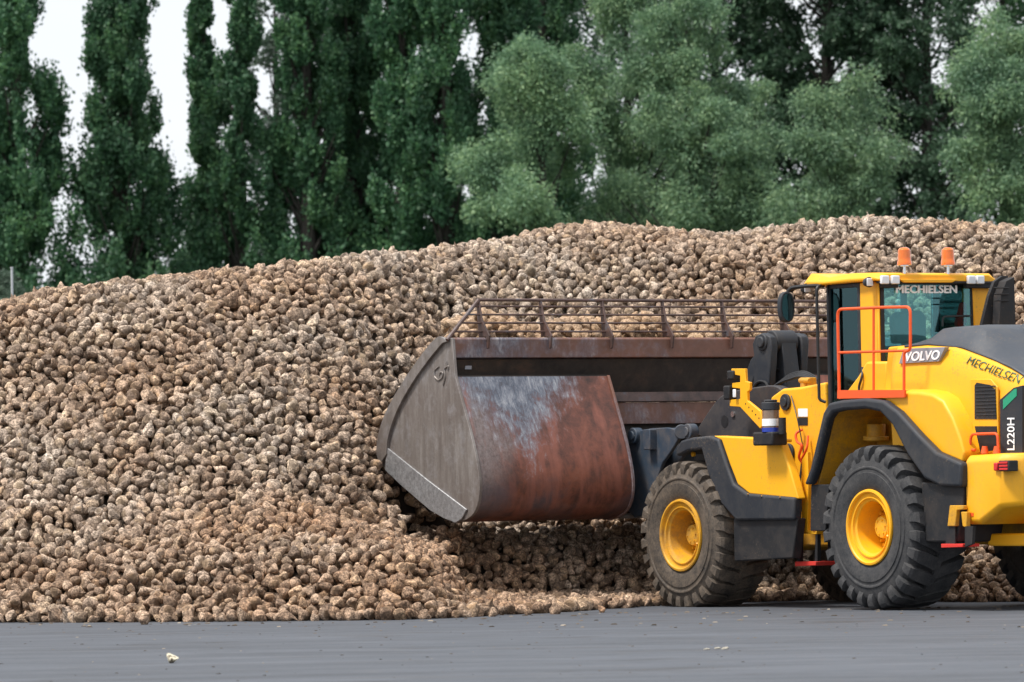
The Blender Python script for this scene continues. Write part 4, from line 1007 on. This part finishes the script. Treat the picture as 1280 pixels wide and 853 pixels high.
def tree(kind, u, D, H, Rm, seed, label, group, m, n_cl=80, per=330, base=3.0, name=None, lean=0, apex=1.0):
    rng = np.random.default_rng(seed); x = (u-640)/F*D
    root = empty(name or kind+'_tree', (x, D, 0)); tag(root, label, 'tree', group)
    cl = []; tb = MB()
    tb.tube([(0, 0, -.2), (.1*lean, 0, H*.3), (.15*lean, .1, H*.6), (.2*lean, 0, H*.93)], 1, 8, 0, [H*.02, H*.015, H*.009, H*.002])
    lobes = []
    if kind == 'willow':        # big rounded lobes, each built of several puffs, dark hollows between them
        nl = max(9, n_cl//6)
        for i in range(nl):
            t = (i+.5)/nl; a = rng.uniform(0, 2*PI) if i % 3 else rng.uniform(-2.6, -.5)
            pr = math.sqrt(max(.03, 1-((t-.40)/.62)**2)) if t > .40 else .95
            rad = max(0, Rm*pr-.75)*rng.uniform(.45, 1); lobes.append((np.array([rad*math.cos(a), rad*math.sin(a), base+(H-.8-base)*t]), Rm*rng.uniform(.24, .40)))
    for i in range(n_cl):
        t = (i+rng.random())/n_cl; z = base+(H-base)*t; a = rng.uniform(0, 2*PI)
        if kind == 'poplar':
            pr = min(1, (t+.06)/.28)**.6*(1-t)**.75*1.45 if t < 1 else 0
            rad = Rm*max(.08, pr)*rng.uniform(0, 1)**.6; cs = np.array([.46, .46, 1.15])*rng.uniform(.7, 1.25)*(Rm/2.2)**.5*(1.25-.65*t)
        else:
            pr = math.sqrt(max(0, 1-((t-.42)/.60)**2)) if t > .42 else math.sqrt(max(.15, 1-((t-.42)/.62)**2))
            rad = Rm*pr*rng.uniform(.1, 1)**.45; cs = np.array([1.15, 1.15, .95])*rng.uniform(.55, 1.2)*(Rm/3)**.5
            if kind == 'sparse': cs *= .8
        c = np.array([rad*math.cos(a), rad*math.sin(a), z])
        if lobes:
            lc, lr = lobes[i % len(lobes)]; d_ = rng.normal(size=3); d_[2] = d_[2]*.8+.35; d_ /= np.linalg.norm(d_)
            c = lc+d_*lr*rng.uniform(.55, 1.0); cs = np.array([1, 1, .85])*lr*rng.uniform(.42, .66); rad = math.hypot(c[0], c[1]); z = c[2]
        cl.append((c, cs, a))
        if i % 2 == 0:
            b0 = Vector((0, 0, max(.8, z-(1.6 if kind == 'poplar' else .9)*rad-.4))); b1 = Vector(c.tolist())
            mid = (b0+b1)/2+Vector((0, 0, -.12*rad)); q = H*.0055*(1-t*.6)
            tb.tube([b0, mid, b1], 1, 5, 0, [q, q*.6, q*.2])
    tb.build('trunk', 'bark', root)
    P, Dv = [], []
    for c, cs, a in cl:
        # every clump is a spray of twigs, its leaves crowd round the twigs
        if kind == 'willow':      # rounded puffs of fine foliage
            k = int(per*1.6); dr = rng.normal(size=(k, 3)); dr[:, 2] += .25; dr /= np.linalg.norm(dr, axis=1)[:, None]
            lump = 1+.28*np.sin(dr@rng.normal(size=3)*3.5+rng.uniform(0, 6))+.18*np.sin(dr@rng.normal(size=3)*7+rng.uniform(0, 6))
            P.append(c+dr*cs*lump[:, None]*(rng.uniform(0, 1, k)**.35)[:, None]+rng.normal(size=(k, 3))*.06); dd = dr*.8; dd[:, 2] -= .5; Dv.append(dd); continue
        nt_ = 11; tw = rng.normal(size=(nt_, 3)); tw /= np.linalg.norm(tw, axis=1)[:, None]
        if kind == 'poplar': tw[:, 2] = np.abs(tw[:, 2])+.4
        elif kind == 'willow': tw[:, 2] = tw[:, 2]*.8+.1
        k = per*(2 if kind == 'poplar' else 1)//nt_
        for w_ in tw:
            tt = rng.uniform(.1, 1.0, k)**.7
            pts = c+w_*cs*tt[:, None]*1.1+rng.normal(size=(k, 3))*.13*cs*(.6+tt[:, None])
            if kind == 'willow': pts[:, 2] -= .35*cs[2]*tt**2
            P.append(pts)
            dd = np.tile(w_*.6, (k, 1)); dd[:, 2] += (.5 if kind == 'poplar' else -.7 if kind == 'willow' else 0); Dv.append(dd)
    P = np.concatenate(P); Dv = np.concatenate(Dv)
    if kind == 'poplar': leaves('crown', P, Dv, .135, .72, M[m], rng, root)
    elif kind == 'willow': leaves('crown', P, Dv, .13, .34, M[m], rng, root)
    else: leaves('crown', P, Dv, .18, .55, M[m], rng, root)
    return root
GP, GW, GB = 'dark columnar poplars behind the heap', 'pale willows behind the heap', 'dark trees behind the willows'
tree('poplar', 22, 165, 20.5, 1.75, 1, 'tall poplar cut off by the left edge of the photograph', GP, 'poplar', 170)
tree('poplar', 158, 165, 18.6, 1.9, 2, 'poplar with a full spire standing between two gaps of white sky', GP, 'poplar', 170)
tree('poplar', 262, 168, 17.4, 1.05, 3, 'slim poplar, left one of the touching pair just right of the wide sky gap', GP, 'poplar', 80)
tree('poplar', 304, 166, 18.6, 1.25, 4, 'slim poplar, right one of the touching pair, narrow sky gap on its right', GP, 'poplar', 90)
tree('poplar', 388, 166, 21, 1.35, 5, 'first poplar of the dense group right of the narrow sky gap', GP, 'poplar', 150)
tree('poplar', 446, 168, 22, 1.35, 6, 'second poplar of the dense group, between two other tall poplars', GP, 'poplar', 150)
tree('poplar', 508, 166, 22, 1.25, 7, 'third poplar of the dense group, with a dark gap on its left', GP, 'poplar', 150)
tree('poplar', 562, 165, 22.5, 1.35, 8, 'fourth poplar of the dense group, closest to the pale willows', GP, 'poplar', 150)
tree('poplar', 628, 167, 23, 1.6, 9, 'poplar half hidden behind the leftmost pale willow', GP, 'poplar', 150)
tree('poplar', 684, 170, 23, 1.5, 10, 'poplar top showing above the leftmost pale willow', GP, 'poplar', 100)
tree('sparse', 350, 182, 19, 1.7, 11, 'thin greyish tree seen behind and between the poplars', 'background trees', 'greyleaf', 70, 190, name='grey_tree')
tree('sparse', 238, 186, 11.8, 1.6, 12, 'low greyish tree behind the first sky gap, right of the full poplar spire', 'background trees', 'greyleaf', 40, 200, name='grey_tree')
tree('willow', 8, 150, 8.2, 1.9, 13, 'low blue-green bushy tree at the left edge, under the tall poplar', 'background trees', 'greyleaf', 50, 330, 1.5, name='bushy_tree')
tree('sparse', 520, 184, 22, 2.6, 31, 'shadowy tree filling the gap between the third and fourth poplars', 'background trees', 'dark', 90, 220, name='dark_tree')
tree('sparse', 420, 184, 22, 2.4, 32, 'shadowy tree filling the gap between the first and second poplars', 'background trees', 'dark', 80, 220, name='dark_tree')
tree('willow', 682, 152, 14.4, 2.9, 14, 'pale willow beside the poplars, leftmost of the willows', GW, 'willow', 165, 420, 2)
tree('willow', 865, 152, 15.2, 3.0, 15, 'tallest and broadest pale willow, above the middle of the heap', GW, 'willow', 170, 420, 2)
tree('willow', 790, 156, 16.8, 2.6, 16, 'willow rising behind and left of the broadest willow, reaching the top edge', GW, 'willow', 120, 380, 3)
tree('willow', 1050, 150, 12.6, 3.2, 17, 'lower rounded green willow left of the thin tree with sky behind', GW, 'willow', 150, 420, 1.5)
tree('willow', 1258, 148, 14.0, 3.1, 18, 'willow cut off by the right edge of the photograph', GW, 'willow', 170, 420, 1.5)
tree('willow', 950, 158, 13.6, 2.1, 33, 'willow squeezed between the broadest willow and the lower rounded one', GW, 'willow', 90, 380, 1.5)
tree('sparse', 900, 176, 21, 3.2, 19, 'dark tree showing above the broadest willow', GB, 'dark', 200, 420, name='dark_tree')
tree('sparse', 1040, 174, 22, 3.2, 20, 'dense dark tree towering behind the lower rounded willow', GB, 'dark', 230, 480, name='dark_tree')
tree('sparse', 1165, 172, 21, 2.2, 21, 'open dark tree with white sky showing through its crown', GB, 'dark', 150, 330, name='dark_tree')
tree('sparse', 1262, 176, 21, 2.6, 22, 'dark green tree behind the willow at the right edge', GB, 'poplar', 120, 330, name='dark_tree')
tree('sparse', 770, 178, 21, 3.0, 23, 'dark tree showing through the gaps of the two left willows', GB, 'dark', 110, 260, name='dark_tree')
# white post behind the heap on the left
a = MB(); p = at(15, 350, 95); a.cyl((p.x, 95, 0), (p.x, 95, at(15, 336, 95).z), .022, n=12); a.cyl((p.x, 95, at(15, 336, 95).z), (p.x, 95, at(15, 336, 95).z+.03), .028, n=12)
tag(a.build('post', mat('grey_post', (.45, .47, .48), .5)), 'thin pale post standing behind the heap at the far left', 'post')

# ================================================================== LIGHT, SKY, CAMERA
w = bpy.data.worlds.new('World'); sc.world = w; w.use_nodes = True; nt = w.node_tree; bg = nt.nodes['Background']
sky = nt.nodes.new('ShaderNodeTexSky'); sky.sky_type = 'NISHITA'; sky.sun_disc = False
EL, AZ = math.radians(63), math.radians(243)       # azimuth clockwise from +Y: behind-left of the camera
sky.sun_elevation = EL; sky.sun_rotation = AZ; sky.dust_density = 4; sky.air_density = 1; sky.ozone_density = 1; sky.altitude = 0
# thin even cloud cover over the sky
tc = nt.nodes.new('ShaderNodeTexCoord'); nz = nt.nodes.new('ShaderNodeTexNoise'); nz.inputs['Scale'].default_value = 3; nz.inputs['Detail'].default_value = 6
mp = nt.nodes.new('ShaderNodeMapping'); mp.inputs['Scale'].default_value = (1, 1, 3); nt.links.new(tc.outputs['Generated'], mp.inputs[0]); nt.links.new(mp.outputs[0], nz.inputs['Vector'])
rp = nt.nodes.new('ShaderNodeValToRGB'); rp.color_ramp.elements[0].position = .3; rp.color_ramp.elements[0].color = (8.4, 8.8, 9.3, 1); rp.color_ramp.elements[1].position = .7; rp.color_ramp.elements[1].color = (9.8, 10.0, 10.2, 1)
nt.links.new(nz.outputs['Fac'], rp.inputs[0])
mx = nt.nodes.new('ShaderNodeMix'); mx.data_type = 'RGBA'; mx.inputs[0].default_value = .8; nt.links.new(sky.outputs[0], mx.inputs[6]); nt.links.new(rp.outputs[0], mx.inputs[7])
nt.links.new(mx.outputs[2], bg.inputs[0]); bg.inputs[1].default_value = .056
sl = bpy.data.lights.new('sun', 'SUN'); sl.energy = 2.0; sl.angle = math.radians(10); sl.color = (1, .95, .88)
so = bpy.data.objects.new('sun', sl); C.objects.link(so)
dirv = Vector((math.sin(AZ)*math.cos(EL), math.cos(AZ)*math.cos(EL), math.sin(EL)))
so.rotation_euler = (-dirv).to_track_quat('-Z', 'Y').to_euler(); so.location = dirv*100

cam = bpy.data.cameras.new('camera'); cam.sensor_width = 36; cam.lens = 36*F/1280; cam.clip_end = 4000; cam.clip_start = .5
cam.dof.use_dof = True; cam.dof.focus_distance = 63; cam.dof.aperture_fstop = 3.6; cam.dof.aperture_blades = 9
co = bpy.data.objects.new('camera', cam); C.objects.link(co)
co.matrix_world = Matrix.Translation((0, 0, HC)) @ Matrix.Rotation(PI/2+PIT, 4, 'X') @ Matrix.Rotation(-ROLL, 4, 'Z')
sc.camera = co
sc.view_settings.view_transform = 'Standard'; sc.view_settings.look = 'None'; sc.view_settings.gamma = 1; sc.view_settings.exposure = 1.22
sc.cycles.use_denoising = True
try: sc.cycles.denoiser = 'OPENIMAGEDENOISE'
except Exception: pass
sc.cycles.max_bounces = 6; sc.cycles.transparent_max_bounces = 12; sc.cycles.diffuse_bounces = 3
